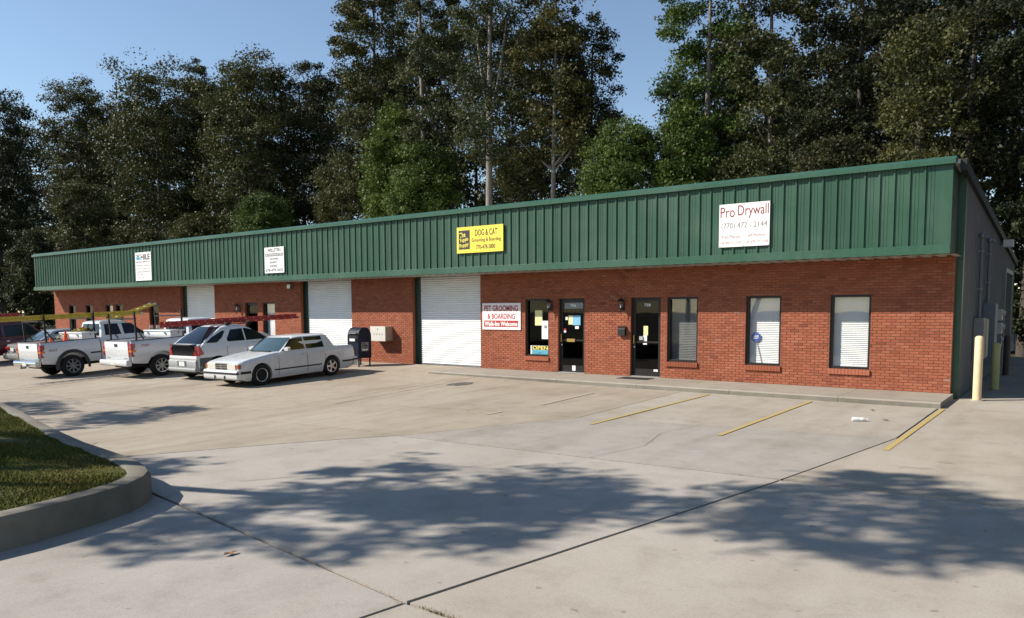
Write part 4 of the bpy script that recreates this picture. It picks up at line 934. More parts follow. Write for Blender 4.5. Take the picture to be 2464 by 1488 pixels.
def mirror(car, x, y, z, mat):
    for sd in (1, -1):
        b = MB(); b.prism([(x-.05, z), (x+.05, z+.02), (x+.06, z+.10), (x-.05, z+.13)], sd*y, sd*(y+.20)); b.build('door_mirror', mat, car, smooth=40)

# ---------------- white sedan, nose to the camera
sed = place('sedan', 'boxy white sedan parked nose towards the camera beside the mailbox', -20.04, 16.15, -1, 2.63)
B = Body([(-1.12, .84), (-1.08, .90), (-.9, .925), (-.2, .94), (2.05, .92), (2.3, .90), (3.45, .74), (3.60, .70)], [(-1.15, .30), (-1.0, .24), (-.6, .19), (3.2, .18), (3.62, .26)],
         [(-1.12, .80), (-1.0, .83), (-.5, .86), (.5, .87), (2.6, .87), (3.3, .855), (3.5, .83), (3.6, .815)], (0, 2.63), .355, .315)
B.shell(-1.10, 3.58).build('body', 'white_paint', sed, smooth=32)
G = Cabin(-.22, 2.08, .02, 1.48, .925, 1.345, .80, .64, .16, .04)
G.shell().build('cabin', 'white_paint', sed, smooth=40)
G.screen(True, .04, .95, .93).build('windshield', 'sky_reflect_glass', sed, smooth=60); G.screen(False, .1, .88, .74).build('rear_window', 'dark_car_glass', sed, smooth=60)
for sd in (1, -1):
    G.side([(1.00, .955), (1.86, .955), (1.46, 1.29), (1.00, 1.31)], sd).build('side_window', 'dark_car_glass', sed)
    G.side([(.24, .955), (.94, .955), (.94, 1.31), (.27, 1.30)], sd).build('side_window', 'dark_car_glass', sed)
    y = sd
    b = MB(); B.patch(-.98, -.42, .40, .455, sd, .022, b, 6, 1); B.patch(.42, 2.2, .40, .44, sd, .014, b, 14, 1); B.patch(3.02, 3.52, .40, .47, sd, .022, b, 6, 1); b.build('side_moulding', 'black_matte', sed)
doors(sed, B, [(.28, .96), (.98, 2.02)], .24, .90, 'white_paint', 'alu'); seam(sed, B, (.27, .97, 2.03), .24, .91)
rbox(sed, 'front_bumper', 'white_paint', 3.50, 3.72, -.84, .84, .24, .52, .05); bx(sed, 'bumper_strip', 'black_matte', 3.60, 3.735, -.85, .85, .40, .455); bx(sed, 'bumper_guard', 'black_matte', 3.70, 3.745, .22, .27, .26, .36); bx(sed, 'bumper_guard', 'black_matte', 3.70, 3.745, -.27, -.22, .26, .36)
rbox(sed, 'rear_bumper', 'white_paint', -1.24, -1.04, -.83, .83, .27, .53, .05); bx(sed, 'bumper_strip', 'black_matte', -1.25, -1.0, -.84, .84, .42, .47)
for sd in (1, -1):
    bx(sed, 'headlight', 'lamp_clear', 3.56, 3.625, sd*.30 if sd > 0 else -.70, sd*.70 if sd > 0 else -.30, .53, .685); y0, y1 = sorted((sd*.705, sd*.835)); bx(sed, 'turn_signal', 'amber_dull', 3.46, 3.60, y0, y1, .56, .67); bx(sed, 'tail_light', 'tail_red', -1.135, -1.09, *sorted((sd*.25, sd*.80)), .62, .80)
gr = bx(sed, 'grille', 'black_matte', 3.57, 3.615, -.27, .27, .53, .69)
for i in range(2):
    bx(gr, 'grille_bar', 'chrome', 3.616, 3.624, -.27, .27, .575+.055*i, .592+.055*i)
bx(gr, 'grille_bar', 'chrome', 3.616, 3.628, -.015, .015, .53, .69); bx(gr, 'grille_surround', 'chrome', 3.58, 3.63, -.29, .29, .69, .715)
b = MB(); b.prism([(3.05, .795), (3.45, .745), (3.45, .75), (3.05, .80)], -.01, .01)
wheel(sed, 2.63, .76, .315, .20, 'steel', 'alu'); wheel(sed, 2.63, -.76, .315, .20, 'steel', 'alu'); wheel(sed, 0, .76, .315, .20, 'cover'); wheel(sed, 0, -.76, .315, .20, 'cover')
mirror(sed, 1.72, .78, .93, 'white_paint'); bx(sed, 'wiper', 'black_matte', 2.02, 2.10, -.5, .5, .945, .96)
bx(sed, 'underbody', 'black_matte', -.9, 3.3, -.7, .7, .17, .30)

def remap(car, lo, kl, hi, kh):
    for o in list(car.children)+[g for c_ in car.children if c_.name.split('.')[0] != 'wheel' for g in c_.children]:
        if o.type == 'MESH':
            for v in o.data.vertices:
                x = v.co.x; v.co.x = hi+(x-hi)*kh if x > hi else lo+(x-lo)*kl if x < lo else x
remap(sed, -.4, .84, 3.0, .66)
# ---------------- two tone crossover
suv = place('crossover', 'white crossover with grey lower cladding and sloping black hatch carrying a red ladder', -23.2, 14.10, 1, 2.75)
B = Body([(-.82, 1.10), (-.74, 1.16), (-.3, 1.17), (1.9, 1.08), (2.35, 1.04), (3.2, .92), (3.55, .80), (3.62, .72)], [(-.86, .32), (-.6, .26), (3.3, .24), (3.65, .34)],
         [(-.82, .80), (-.70, .87), (-.3, .915), (1.5, .93), (2.9, .92), (3.3, .86), (3.62, .74)], (0, 2.75), .42, .35)
B.shell(-.80, 3.60).build('body', 'white_paint', suv, smooth=35)
G = Cabin(-.66, 2.35, .32, 1.32, 1.14, 1.69, .86, .65, .20, .05); G.shell().build('cabin', 'white_paint', suv, smooth=40)
G.screen(True).build('windshield', 'dark_car_glass', suv, smooth=60); G.screen(False, .05, .97, .90).build('hatch_window', 'dark_car_glass', suv, smooth=60)
for sd in (1, -1):
    G.side([(-.42, 1.20), (.02, 1.19), (.24, 1.33), (.42, 1.55), (.30, 1.545), (-.12, 1.37)], sd).build('quarter_window', 'dark_car_glass', suv)
    G.side([(.42, 1.19), (1.06, 1.18), (1.06, 1.58), (.62, 1.57), (.40, 1.28)], sd).build('side_window', 'dark_car_glass', suv)
    G.side([(1.11, 1.18), (1.98, 1.18), (1.50, 1.50), (1.20, 1.58), (1.11, 1.58)], sd).build('side_window', 'dark_car_glass', suv)
    b = MB(); B.patch(-.76, 3.5, .30, .74, sd, .012, b, 46, 5); b.build('side_cladding', 'cladding_dark', suv, smooth=50)
    b = MB(); pts = [(-.85, sd*.63, .81), (-.845, sd*.70, 1.10), (-.76, sd*.88, 1.13), (-.60, sd*.925, .86), (-.80, sd*.88, .81)]
    b.add(pts, [(0, 1, 4), (1, 2, 4), (2, 3, 4)]); b.add([(x+.05, y*.96, z) for x, y, z in pts], [(0, 1, 4), (1, 2, 4), (2, 3, 4)]); b.build('tail_light', 'tail_red', suv)
doors(suv, B, [(.35, 1.07), (1.10, 2.05)], .76, 1.10, 'white_paint', 'white_paint'); seam(suv, B, (.34, 1.08, 2.06), .30, 1.1)
bx(suv, 'tailgate_window', 'dark_car_glass', -.835, -.80, -.66, .66, .80, 1.12); rbox(suv, 'hatch_spoiler', 'black_matte', -.87, -.66, -.72, .72, 1.12, 1.17, .02)
rbox(suv, 'tailgate_band', 'white_paint', -.87, -.78, -.79, .79, .68, .80, .02)
rbox(suv, 'rear_bumper', 'cladding_grey', -.93, -.76, -.80, .80, .30, .68, .05); rbox(suv, 'bumper_step', 'cladding_grey', -.98, -.82, -.79, .79, .30, .42, .03); bx(suv, 'plate_recess', 'cladding_dark', -.94, -.925, -.26, .26, .47, .645); bx(suv, 'license_plate', 'plate', -.948, -.941, -.16, .16, .475, .625)
rbox(suv, 'front_bumper', 'cladding_grey', 3.48, 3.72, -.84, .84, .30, .66, .05)
for sd in (1, -1):
    b = MB(); y = sd*.58; b.bar((.55, y, 1.735), (1.55, y, 1.735), .035, .03); b.build('roof_rail', 'black_matte', suv)
for x in (.62, 1.42):
    b = MB(); b.bar((x, -.60, 1.775), (x, .60, 1.775), .05, .04)
    for sd in (1, -1): b.prism([(x-.07, 1.70), (x+.07, 1.70), (x+.025, 1.80), (x-.025, 1.80)], sd*.55-.03, sd*.55+.03)
    b.build('roof_crossbar', 'black_matte', suv)
for x in (0, 2.75):
    for sd in (1, -1): wheel(suv, x, sd*.80, .345, .22, 'alloy')
mirror(suv, 1.85, .88, 1.12, 'cladding_dark'); bx(suv, 'underbody', 'black_matte', -.7, 3.3, -.75, .75, .22, .36)

remap(suv, -.25, .74, 9, 1)
# ---------------- pickups
def pickup(name, label, x, y, tow, flare, decal, rwheel):
    t = place(name, label, x, y, 1, 3.65, 'white work pickups with ladder racks', 'pickup truck')
    top = [(-1.02, 1.28), (1.02, 1.31), (1.03, 1.31), (2.95, 1.31), (3.2, 1.27), (4.35, 1.14), (4.62, 1.02), (4.68, .85)]
    B = Body(top, [(-1.02, .55), (-.6, .50), (4.2, .45), (4.7, .52)], [(-1.02, .965), (-.8, .985), (1.0, .99), (3.0, .985), (4.2, .95), (4.6, .86), (4.7, .80)], (0, 3.65), .50, rwheel, .03)
    B.shell(1.04, 4.66).build('body', 'white_paint', t, smooth=35)
    G = Cabin(1.07, 2.98, 1.20, 2.22, 1.31, 1.90, .91, .72, .16, .03); G.shell().build('cabin', 'white_paint', t, smooth=40)
    G.screen(True).build('windshield', 'dark_car_glass', t, smooth=60); G.screen(False, .12, .86, .82).build('rear_window', 'dark_car_glass', t, smooth=60)
    for sd in (1, -1):
        G.side([(1.26, 1.39), (1.86, 1.39), (1.80, 1.80), (1.30, 1.80)], sd).build('side_window', 'dark_car_glass', t)
        G.side([(1.97, 1.39), (2.74, 1.39), (2.32, 1.78), (1.95, 1.80)], sd).build('side_window', 'dark_car_glass', t)
    doors(t, B, [(1.16, 1.88), (1.90, 2.92)], .58, 1.29, 'white_paint', 'black_matte'); seam(t, B, (1.15, 1.89, 2.93), .58, 1.3)
    # cargo bed: outer skins, rails, floor, front wall, tailgate
    b = MB(); xs = B.stations(-1.0, 1.0)
    for sd in (1, -1):
        vs = []; zs = [0, .18, .35, .5, .66, .82, .94, 1]
        for xx in xs:
            zb, zt, lo = lerp(B.bot, xx), lerp(B.top, xx), B.low(xx)
            for u in zs: z = max(lo, zb+u*(zt-zb)); vs.append((xx, sd*B.wd(xx, z), z))
            vs += [(xx, sd*.84, zt), (xx, sd*.84, .72)]
        m = len(zs)+2; b.add(vs, [(i*m+k, i*m+k+1, (i+1)*m+k+1, (i+1)*m+k) for i in range(len(xs)-1) for k in range(m-1)])
        b.add([(xs[0], sd*B.wd(xs[0], z), z) for z in (.56, .9, 1.2, 1.28)]+[(xs[0], sd*.80, 1.28), (xs[0], sd*.80, .56)], [(0, 1, 2, 3, 4, 5)])
    b.box(-1.0, 1.0, -.845, .845, .70, .735); b.box(.96, 1.0, -.84, .84, .72, 1.30); b.build('cargo_bed', 'white_paint', t, smooth=35)
    b = MB()
    for sd in (1, -1): b.box(-.98, .98, sd*.87-.045, sd*.87+.045, 1.295, 1.318)
    b.build('bed_rail_cap', 'black_matte', t)
    tg = rbox(t, 'tailgate', 'white_paint', -1.075, -1.0, -.795, .795, .62, 1.275, .015)
    bx(tg, 'handle', 'black_matte', -1.085, -1.074, -.10, .10, 1.10, 1.20); bx(tg, 'badge', 'steel_grey', -1.08, -1.0755, .45, .68, .70, .725); bx(tg, 'badge', 'steel_grey', -1.08, -1.0755, -.72, -.50, .70, .725)
    bx(tg, 'top_cap', 'cladding_grey', -1.07, -1.005, -.79, .79, 1.276, 1.292)
    for sd in (1, -1):
        y0, y1 = sorted((sd*.80, sd*.965)); l = bx(t, 'tail_light', 'tail_red', -1.06, -.90, y0, sd*.985 if sd > 0 else y1, .78, 1.22) if False else rbox(t, 'tail_light', 'tail_red', -1.055, -.90, y0, y1+(.012 if sd > 0 else 0), .78, 1.22, .02)
        y2 = sorted((sd*.80, sd*.975)); bx(l, 'amber_lens', 'amber', -1.058, -.9, *y2, .93, 1.0)
    rbox(t, 'rear_bumper', 'chrome' if tow else 'white_paint', -1.24, -1.06, -.93, .93, .46, .66, .03); bx(t, 'license_plate', 'plate', -1.248, -1.241, -.16, .16, .50, .63)
    if tow:
        b = MB(); b.box(-1.38, -1.2, -.04, .04, .40, .46); b.cyl((-1.34, 0, .46), (-1.34, 0, .54), .03, n=10); b.build('tow_hitch', 'steel_grey', t)
    rbox(t, 'front_bumper', 'chrome', 4.60, 4.80, -.90, .90, .48, .72, .04)
    for sd in (1, -1): bx(t, 'headlight', 'lamp_clear', 4.60, 4.72, *sorted((sd*.5, sd*.8)), .84, 1.02)
    bx(t, 'grille', 'black_matte', 4.62, 4.71, -.48, .48, .80, 1.04)
    if flare:
        for sd in (1, -1):
            for a in (0, 3.65):
                b = MB(); vs = []; n = 20
                for k in range(n+1):
                    th = math.pi*(-.06+1.12*k/n)
                    for rr, pr_ in ((B.ra-.015, .055), (B.ra+.05, .06), (B.ra+.10, .012)):
                        xx = a-rr*math.cos(th); zz = rwheel+rr*math.sin(th); vs.append((xx, sd*(B.wd(xx, max(zz, .6))+pr_), zz))
                b.add(vs, [(i*3+k, i*3+k+1, (i+1)*3+k+1, (i+1)*3+k) for i in range(n) for k in range(2)]); b.build('fender_flare', 'flare_black', t, smooth=50)
            b = MB(); B.patch(.62, 1.0, .78, .83, sd, .014, b, 3, 1); B.patch(1.2, 2.9, .78, .83, sd, .018, b, 8, 1); b.build('side_moulding', 'black_matte', t)
    bx(t, 'underbody', 'black_matte', -.9, 4.4, -.55, .55, .36, .56)
    b = MB(); b.cyl((-.35, -.75, rwheel), (-.35+.35, .75, rwheel), .05) if False else b.cyl((0, -.7, rwheel), (0, .7, rwheel), .07, n=10); b.lathe([(0, -.14), (.13, -.10), (.15, 0), (.13, .10), (0, .14)], 14, 'y', (0, 0, rwheel)); b.build('rear_axle', 'black_matte', t)
    for a in (0, 3.65):
        for sd in (1, -1): wheel(t, a, sd*.84, rwheel, .27, 'eight', 'alu' if not flare else 'steel_grey')
    mirror(t, 2.65, .93, 1.34, 'black_matte')
    # ladder rack: four posts, cross bars, side rails
    rk = bx(t, 'ladder_rack', 'black_matte', -.82, -.76, -.93, .93, 2.02, 2.07)
    bx(rk, 'cross_bar', 'black_matte', .86, .92, -.93, .93, 2.02, 2.07)
    for sd in (1, -1):
        for xx in (-.79, .89):
            b = MB(); b.bar((xx, sd*.88, 1.30), (xx, sd*.90, 2.30 if sd < 0 else 2.22), .05, .05, up=(1, 0, 0)); b.build('post', 'black_matte', rk)
            b = MB(); b.bar((xx-.25 if xx > 0 else xx+.25, sd*.88, 1.34), (xx, sd*.89, 1.75), .035, .035, up=(0, 1, 0)); b.build('brace', 'black_matte', rk)
    # crossover tool chest
    ch = rbox(t, 'tool_chest', 'white_paint', .42, .93, -.90, .90, 1.30, 1.50, .02); rbox(ch, 'lid', 'white_paint', .40, .95, -.92, .92, 1.502, 1.56, .02); bx(ch, 'lock', 'steel_grey', .385, .40, -.62, -.54, 1.42, 1.49); bx(ch, 'lock', 'steel_grey', .385, .40, .54, .62, 1.42, 1.49)
    if decal:
        cu = text('SPORT', -.70, -.40, 0, .06, 0, 'red_print', t, 'side_decal', .02, .3)
        me = cu.data; a = np.empty(len(me.vertices)*3, np.float32); me.vertices.foreach_get('co', a); a = a.reshape(-1, 3); a = np.stack([a[:, 0], np.full(len(a), -(B.wd(-.55, 1.15)+.006)), a[:, 2]+1.10], 1); me.vertices.foreach_set('co', a.ravel().astype(np.float32)); me.update()
    else:
        cu = text('4X4', -.80, -.50, 0, .10, 0, 'cladding_grey', t, 'side_decal', .02, .3)
        me = cu.data; a = np.empty(len(me.vertices)*3, np.float32); me.vertices.foreach_get('co', a); a = a.reshape(-1, 3); a = np.stack([a[:, 0], np.full(len(a), -(B.wd(-.65, 1.0)+.006)), a[:, 2]+.96], 1); me.vertices.foreach_set('co', a.ravel().astype(np.float32)); me.update()
    return t
t1 = pickup('pickup_truck', 'white pickup with black fender flares carrying yellow ladders', -30.03, 12.57, True, True, False, .395)
t2 = pickup('pickup_truck', 'white pickup with white bumper between the flared pickup and the crossover', -26.45, 13.95, False, False, True, .385)
# ---------------- silver sedan and maroon van at the far left
sil = place('sedan', 'silver grey sedan mostly hidden behind the flared white pickup', -37.1, 14.75, 1, 2.7)
B = Body([(-1.15, .82), (-1.08, .92), (-.5, .98), (2.2, .93), (3.3, .76), (3.65, .66)], [(-1.2, .30), (-.7, .2), (3.3, .2), (3.7, .3)], [(-1.15, .70), (-1.0, .81), (-.4, .88), (2.7, .88), (3.4, .78), (3.68, .62)], (0, 2.7), .36, .32)
B.shell(-1.13, 3.64).build('body', 'silver_paint', sil, smooth=40); G = Cabin(-.60, 2.2, .25, 1.35, .96, 1.42, .80, .58, .2, .12); G.shell().build('cabin', 'silver_paint', sil, smooth=40)
G.screen(True).build('windshield', 'dark_car_glass', sil, smooth=60); G.screen(False, .08, .9, .86).build('rear_window', 'sky_reflect_glass', sil, smooth=60)
for sd in (1, -1):
    G.side([(.0, 1.0), (.85, 1.0), (.85, 1.36), (.42, 1.36)], sd).build('side_window', 'dark_car_glass', sil); G.side([(.92, 1.0), (1.85, 1.0), (1.3, 1.35), (.92, 1.36)], sd).build('side_window', 'dark_car_glass', sil)
    rbox(sil, 'tail_light', 'tail_red', -1.17, -.95, *sorted((sd*.40, sd*.80)), .70, .83, .02)
doors(sil, B, [(.2, .95), (.97, 2.0)], .26, .94, 'silver_paint', 'silver_paint')
rbox(sil, 'rear_bumper', 'silver_paint', -1.28, -1.08, -.80, .80, .28, .56, .06); bx(sil, 'license_plate', 'plate', -1.19, -1.17, -.16, .16, .66, .80); rbox(sil, 'front_bumper', 'silver_paint', 3.5, 3.76, -.75, .75, .26, .56, .06)
for x in (0, 2.7):
    for sd in (1, -1): wheel(sil, x, sd*.77, .32, .2, 'cover')
van = place('van', 'maroon van with roof ladder at the left edge of the picture', -40.0, 12.6, 1, 3.2, cat='van')
B = Body([(-1.1, 1.12), (2.6, 1.08), (3.5, .98), (3.95, .80)], [(-1.1, .36), (3.6, .32), (4.0, .42)], [(-1.1, .92), (-.9, .98), (3, .98), (3.6, .90), (3.95, .72)], (0, 3.2), .40, .35)
B.shell(-1.08, 3.93).build('body', 'maroon_paint', van, smooth=40); G = Cabin(-1.04, 3.35, -.95, 2.55, 1.10, 1.84, .95, .80, .2, .03); G.shell().build('cabin', 'maroon_paint', van, smooth=40)
G.screen(True).build('windshield', 'dark_car_glass', van, smooth=60); G.screen(False).build('rear_window', 'dark_car_glass', van, smooth=60)
for sd in (1, -1):
    for xa, xb, xc, xd in ((-.85, .25, .25, -.8), (.35, 1.35, 1.35, .35), (1.45, 2.95, 2.45, 1.45)): G.side([(xa, 1.17), (xb, 1.17), (xc, 1.70), (xd, 1.70)], sd).build('side_window', 'dark_car_glass', van)
    rbox(van, 'tail_light', 'tail_red', -1.12, -1.0, *sorted((sd*.78, sd*.95)), .8, 1.1, .02)
doors(van, B, [(.35, 1.38), (1.42, 2.7)], .42, 1.08, 'maroon_paint', 'chrome'); rbox(van, 'rear_bumper', 'chrome', -1.24, -1.06, -.95, .95, .4, .6, .04); rbox(van, 'front_bumper', 'chrome', 3.86, 4.06, -.8, .8, .4, .62, .04)
for x in (0, 3.2):
    for sd in (1, -1): wheel(van, x, sd*.85, .35, .22, 'cover')
for x in (-.3, 1.9):
    b = MB(); b.bar((x, -.8, 1.99), (x, .8, 1.99), .05, .05)
    for sd in (1, -1): b.bar((x, sd*.70, 1.86), (x, sd*.70, 1.99), .05, .05, up=(1, 0, 0))
    b.build('roof_rack', 'black_matte', van)
# ---------------- ladders
def ladder(label, p0, p1, wdt, mat, sections=2, upv_=(0, 0, 1)):
    p0, p1 = Vector(p0), Vector(p1); L = (p1-p0).length; a = (p1-p0)/L; s = thing('ladder', tuple(p0), label, 'ladder', 'extension ladders on the vehicles')
    side = a.cross(Vector(upv_)).normalized(); nn = side.cross(a)
    for k in range(sections):
        w2 = wdt/2-.035*k; o = nn*(.085*k); q0, q1 = (p0, p1) if k == 0 else (p0+a*.25, p1-a*.10)
        for sd in (1, -1):
            b = MB(); b.bar(q0+o+side*sd*w2, q1+o+side*sd*w2, .03, .08, up=nn); b.build('rail', mat, s)
        n = int((q1-q0).length/.305)
        for i in range(n):
            c_ = q0+o+a*(.15+i*.305); b = MB(); b.cyl(c_-side*(w2+.02), c_+side*(w2+.02), .017, n=6); b.build('rung', 'alu', s)
    for q in (p0, p1):
        for sd in (1, -1):
            b = MB(); b.bar(q+side*sd*wdt/2-a*.05, q+side*sd*wdt/2+a*.05, .04, .10, up=nn); b.build('end_cap', 'alu', s)
    return s
def gp(x, y, h): return (x, y, gz(x, y)+h)
ladder('long yellow ladder lying level on the flared pickup rack', gp(-29.42, 9.0, 2.10), gp(-29.42, 15.2, 2.13), .42, 'ladder_yellow')
ladder('yellow ladder slanting up over the cab of the flared pickup', gp(-30.45, 12.7, 1.40), gp(-30.45, 16.3, 2.44), .40, 'ladder_yellow', 1)
ladder('long red ladder on the roof bars of the crossover', gp(-23.1, 12.4, 1.80), gp(-23.1, 17.75, 1.80), .42, 'ladder_red')
ladder('red ladder on the roof rack of the maroon van', gp(-39.4, 8.4, 2.06), gp(-39.4, 14.8, 2.10), .42, 'ladder_red')
# ---------------- traffic cones in the first pickup
def cone(x, y, z, h, label):
    s = thing('traffic_cone', (x, y, z), label, 'cone', 'traffic cones in the pickup bed')
    b = MB(); b.box(x-.15, x+.15, y-.15, y+.15, z, z+.025); b.build('base', 'cone_orange', s); b = MB(); b.lathe([(.115, z+.025), (.028, z+h), (.02, z+h+.005), (0, z+h+.005)], 18, 'z', (x, y, 0)); b.build('cone', 'cone_orange', s, smooth=40)
P = at_x(157, 798, -29.5); zt_ = P.z-.46
st_ = thing('storage_tote', (-29.7, P.y, gz(-29.7, P.y)+.74), 'white storage tote in the flared pickup bed under the cone', 'tote')
b = MB(); b.box(-29.92, -29.28, P.y-.3, P.y+.25, gz(-29.7, P.y)+.745, zt_-.03); b.build('bin', 'foam_white', st_); b = MB(); b.box(-29.94, -29.26, P.y-.32, P.y+.27, zt_-.03, zt_-.001); b.build('lid', 'foam_white', st_)
cone(-29.5, P.y, zt_, .46, 'bright orange traffic cone standing on the white tote'); cone(-30.5, P.y-.1, gz(-30.5, P.y)+.765, .62, 'orange cone low in the flared pickup bed beside the tool chest')

# ================================================================== TREES
def leaves(lobes, nclump, per, size, spread, tone=0., shell=.55, seed=0):
    """leaf sized kites gathered in clumps through the volume of a few ellipsoid lobes"""
    g = np.random.default_rng(seed); wts = np.array([l[3]*l[4]*l[5] for l in lobes])**.75; wts /= wts.sum()
    pick = g.choice(len(lobes), nclump, p=wts); Lb = np.array(lobes)[pick]
    d = g.normal(size=(nclump, 3)); d /= np.linalg.norm(d, axis=1, keepdims=True); r = shell+(1-shell)*g.random(nclump)**.6
    r *= 1+.16*g.normal(size=nclump)
    c = Lb[:, :3]+d*r[:, None]*Lb[:, 3:6]
    ctone = g.normal(size=nclump)*.13+tone
    k = g.gamma(2.2, per/2.2, nclump).astype(int)+4; idx = np.repeat(np.arange(nclump), k); n = len(idx)
    sp = spread*(.6+.8*g.random(nclump))[idx, None]
    p = c[idx]+np.clip(g.normal(size=(n, 3)), -1.7, 1.7)*sp*np.array([1, 1, .62])
    nrm = g.normal(size=(n, 3))+np.array([0, 0, .5])+d[idx]*.35; nrm /= np.linalg.norm(nrm, axis=1, keepdims=True)
    u = np.cross(nrm, g.normal(size=(n, 3))); u /= np.linalg.norm(u, axis=1, keepdims=True); v = np.cross(nrm, u)
    s = size*(.55+.9*g.random(n))[:, None]
    bend = nrm*s*.18
    V = np.stack([p-u*s*.62, p+u*s*.35+v*s*.40+bend, p+u*s*.35-v*s*.40-bend], 1).reshape(-1, 3)
    t = np.clip(.42+ctone[idx]+g.normal(size=n)*.15, 0, .93); t[g.random(n) < .006] = 1.0
    return V, t, c
def tree(name, label, base, H, lobes, mat, bark, r0=.28, ncl=270, per=70, size=.19, spread=.58, seed=0, lean=(0, 0), fork=None, group=None, limbs=9, shell=.5, trunk_to=.93, tone=0.):
    s = thing(name, base, label, 'tree', group); bx_, by_, bz_ = base
    V, t, cl = leaves(lobes, ncl, per, size, spread, tone, shell, seed)
    o = bpy.data.objects.new('crown', np_mesh('crown', V, 3, mat, t)); C.objects.link(o); o.parent = s
    rn = random.Random(seed); b = MB(); n = 9; pts = []
    top = H*trunk_to
    for i in range(n+1):
        f = i/n; pts.append(Vector((lean[0]*f+.18*math.sin(3*f+seed)*f, lean[1]*f+.15*math.cos(2.3*f+seed)*f, -.5+(top+.5)*f)))
    rad = [r0*(1.25 if i == 0 else 1)*(1-.80*(i/n)**1.1) for i in range(n+1)]
    def tube(P, Q, k=8):
        vs = []
        for i, p in enumerate(P):
            a = (P[min(i+1, len(P)-1)]-P[max(0, i-1)]).normalized(); u = a.orthogonal().normalized(); w_ = a.cross(u)
            vs += [p+(u*math.cos(6.2832*j/k)+w_*math.sin(6.2832*j/k))*Q[i] for j in range(k)]
        b.add(vs, [(i*k+j, i*k+(j+1) % k, (i+1)*k+(j+1) % k, (i+1)*k+j) for i in range(len(P)-1) for j in range(k)])
    tube(pts, rad, 10)
    zs = cl[:, 2]; lo = np.quantile(zs, .06)
    for q in range(limbs):
        c = Vector(cl[rn.randrange(len(cl))]); z = min(top*.95, max(lo*.8, c.z-rn.uniform(.5, 1.0)*((c.x**2+c.y**2)**.5)*.8-.4)); f = min(1, (z+.5)/(top+.5)); i = min(n-1, int(f*n)); P0 = pts[i].lerp(pts[i+1], f*n-i)
        mid = P0.lerp(c, .5)+Vector((0, 0, -.12*(c-P0).length*.5)); rr = rad[i]*.42; tube([P0, P0.lerp(mid, .5)+Vector((0, 0, .05)), mid, c], [rr, rr*.75, rr*.5, rr*.15], 6)
    if fork:
        for (dx, dy, z0, z1) in fork:
            f = (z0+.5)/(top+.5); i = min(n-1, int(f*n)); P0 = pts[i]; tube([P0, P0+Vector((dx*.45, dy*.45, (z1-z0)*.3)), P0+Vector((dx*.8, dy*.8, (z1-z0)*.65)), P0+Vector((dx, dy, z1-z0))], [rad[i]*.7, rad[i]*.55, rad[i]*.4, rad[i]*.15], 8)
    b.build('trunk', bark, s, smooth=60) if False else None
    me = b.mesh('trunk', bark, 60); o = bpy.data.objects.new('trunk', me); C.objects.link(o); o.parent = s
    return s
GZ = -.3
def pix_tree(name, label, cx, top, half, Y, low, mat, bark='bark_dark', shape='oak', **k):
    """crown seen in the photo around cx, reaching up to top, half as wide as given, lower leaves down to low (all photo px), standing at depth Y"""
    P = at_y(cx, 700, Y); ztop = at_y(cx, top, Y).z; zlow = at_y(cx, low, Y).z; wd = abs(at_y(cx+half, 500, Y).x-at_y(cx-half, 500, Y).x)/2
    # width seen across the line of sight
    view = Vector((P.x, P.y)).length; wd = half/1825.87*(Vector((P.x, P.y, 0)).dot(fwd))
    H = ztop-GZ; h = ztop-zlow; lb = []; rn = random.Random(int(cx*7+top)); zc = zlow-GZ
    if shape == 'oak':
        zt_ = zc+h; Rr = min(wd, h*.5); lb = [(0, 0, zt_-.78*Rr, wd*.80, wd*.80, Rr*.74)]; z = zt_-1.6*Rr; j = 0
        while z > zc+.2*Rr:
            a = rn.uniform(0, 6.28); o_ = wd*rn.uniform(.05, .22); lb.append((o_*math.cos(a), o_*math.sin(a), z, wd*rn.uniform(.74, .9), wd*.82, Rr*.62)); z -= .8*Rr
        nb = int(9+5*h/Rr)
        for i in range(nb):
            a = 2.4*i+rn.uniform(-.3, .3); z = zt_-.25*Rr-(h-.5*Rr)*((i+.5)/nb)**1.25; q = wd*(.52 if z > zt_-.6*Rr else .70)*rn.uniform(.85, 1.1); rr_ = wd*rn.uniform(.24, .38); lb.append((q*math.cos(a), q*math.sin(a), z, rr_, rr_, rr_*.8))
    elif shape == 'poplar':
        for i in range(9):
            f = .06+.86*i/8; q = wd*(1.08-.55*f)*rn.uniform(.8, 1.1); a = rn.uniform(0, 6.28); o_ = wd*.28*(1-f*.6); lb.append((o_*math.cos(a), o_*math.sin(a), zc+h*f, q*.85, q*.85, h*.11))
    elif shape == 'mound':
        lb = [(0, 0, zc+h*f, wd*q, wd*q, h*.21) for f, q in ((.12, .86), (.34, .9), (.56, .88), (.76, .72), (.84, .45))]; k.setdefault('lai', 11)
        for i in range(9):
            a = 2.4*i; f = .12+.66*((i*.618) % 1); q = wd*.66*math.sqrt(max(.05, 1-.8*f*f)); lb.append((q*math.cos(a), q*math.sin(a), zc+h*f, wd*.30, wd*.30, h*.14))
        k['shell'] = .62; k.setdefault('nl', 120000)
    nl = k.pop('nl', 46000)*min(1, max(.35, (2*wd*h/150)**.7)); k['ncl'] = int(min(520, max(160, 4.2*wd*h))) if shape != 'mound' else 460; k['per'] = nl/k['ncl']
    k['size'] = min(.42, max(.12, math.sqrt(k.pop('lai', 3.8)*2*wd*h*.8/(nl*.38)))); k['spread'] = min(.8, max(.32, .105*wd)) if shape != 'mound' else .27
    k.setdefault('seed', int(cx*3+top*5+9000) % 99991)
    return tree(name, label, (P.x, Y, GZ), H, lb, mat, bark, **k)
GF = 'trees standing behind the building'
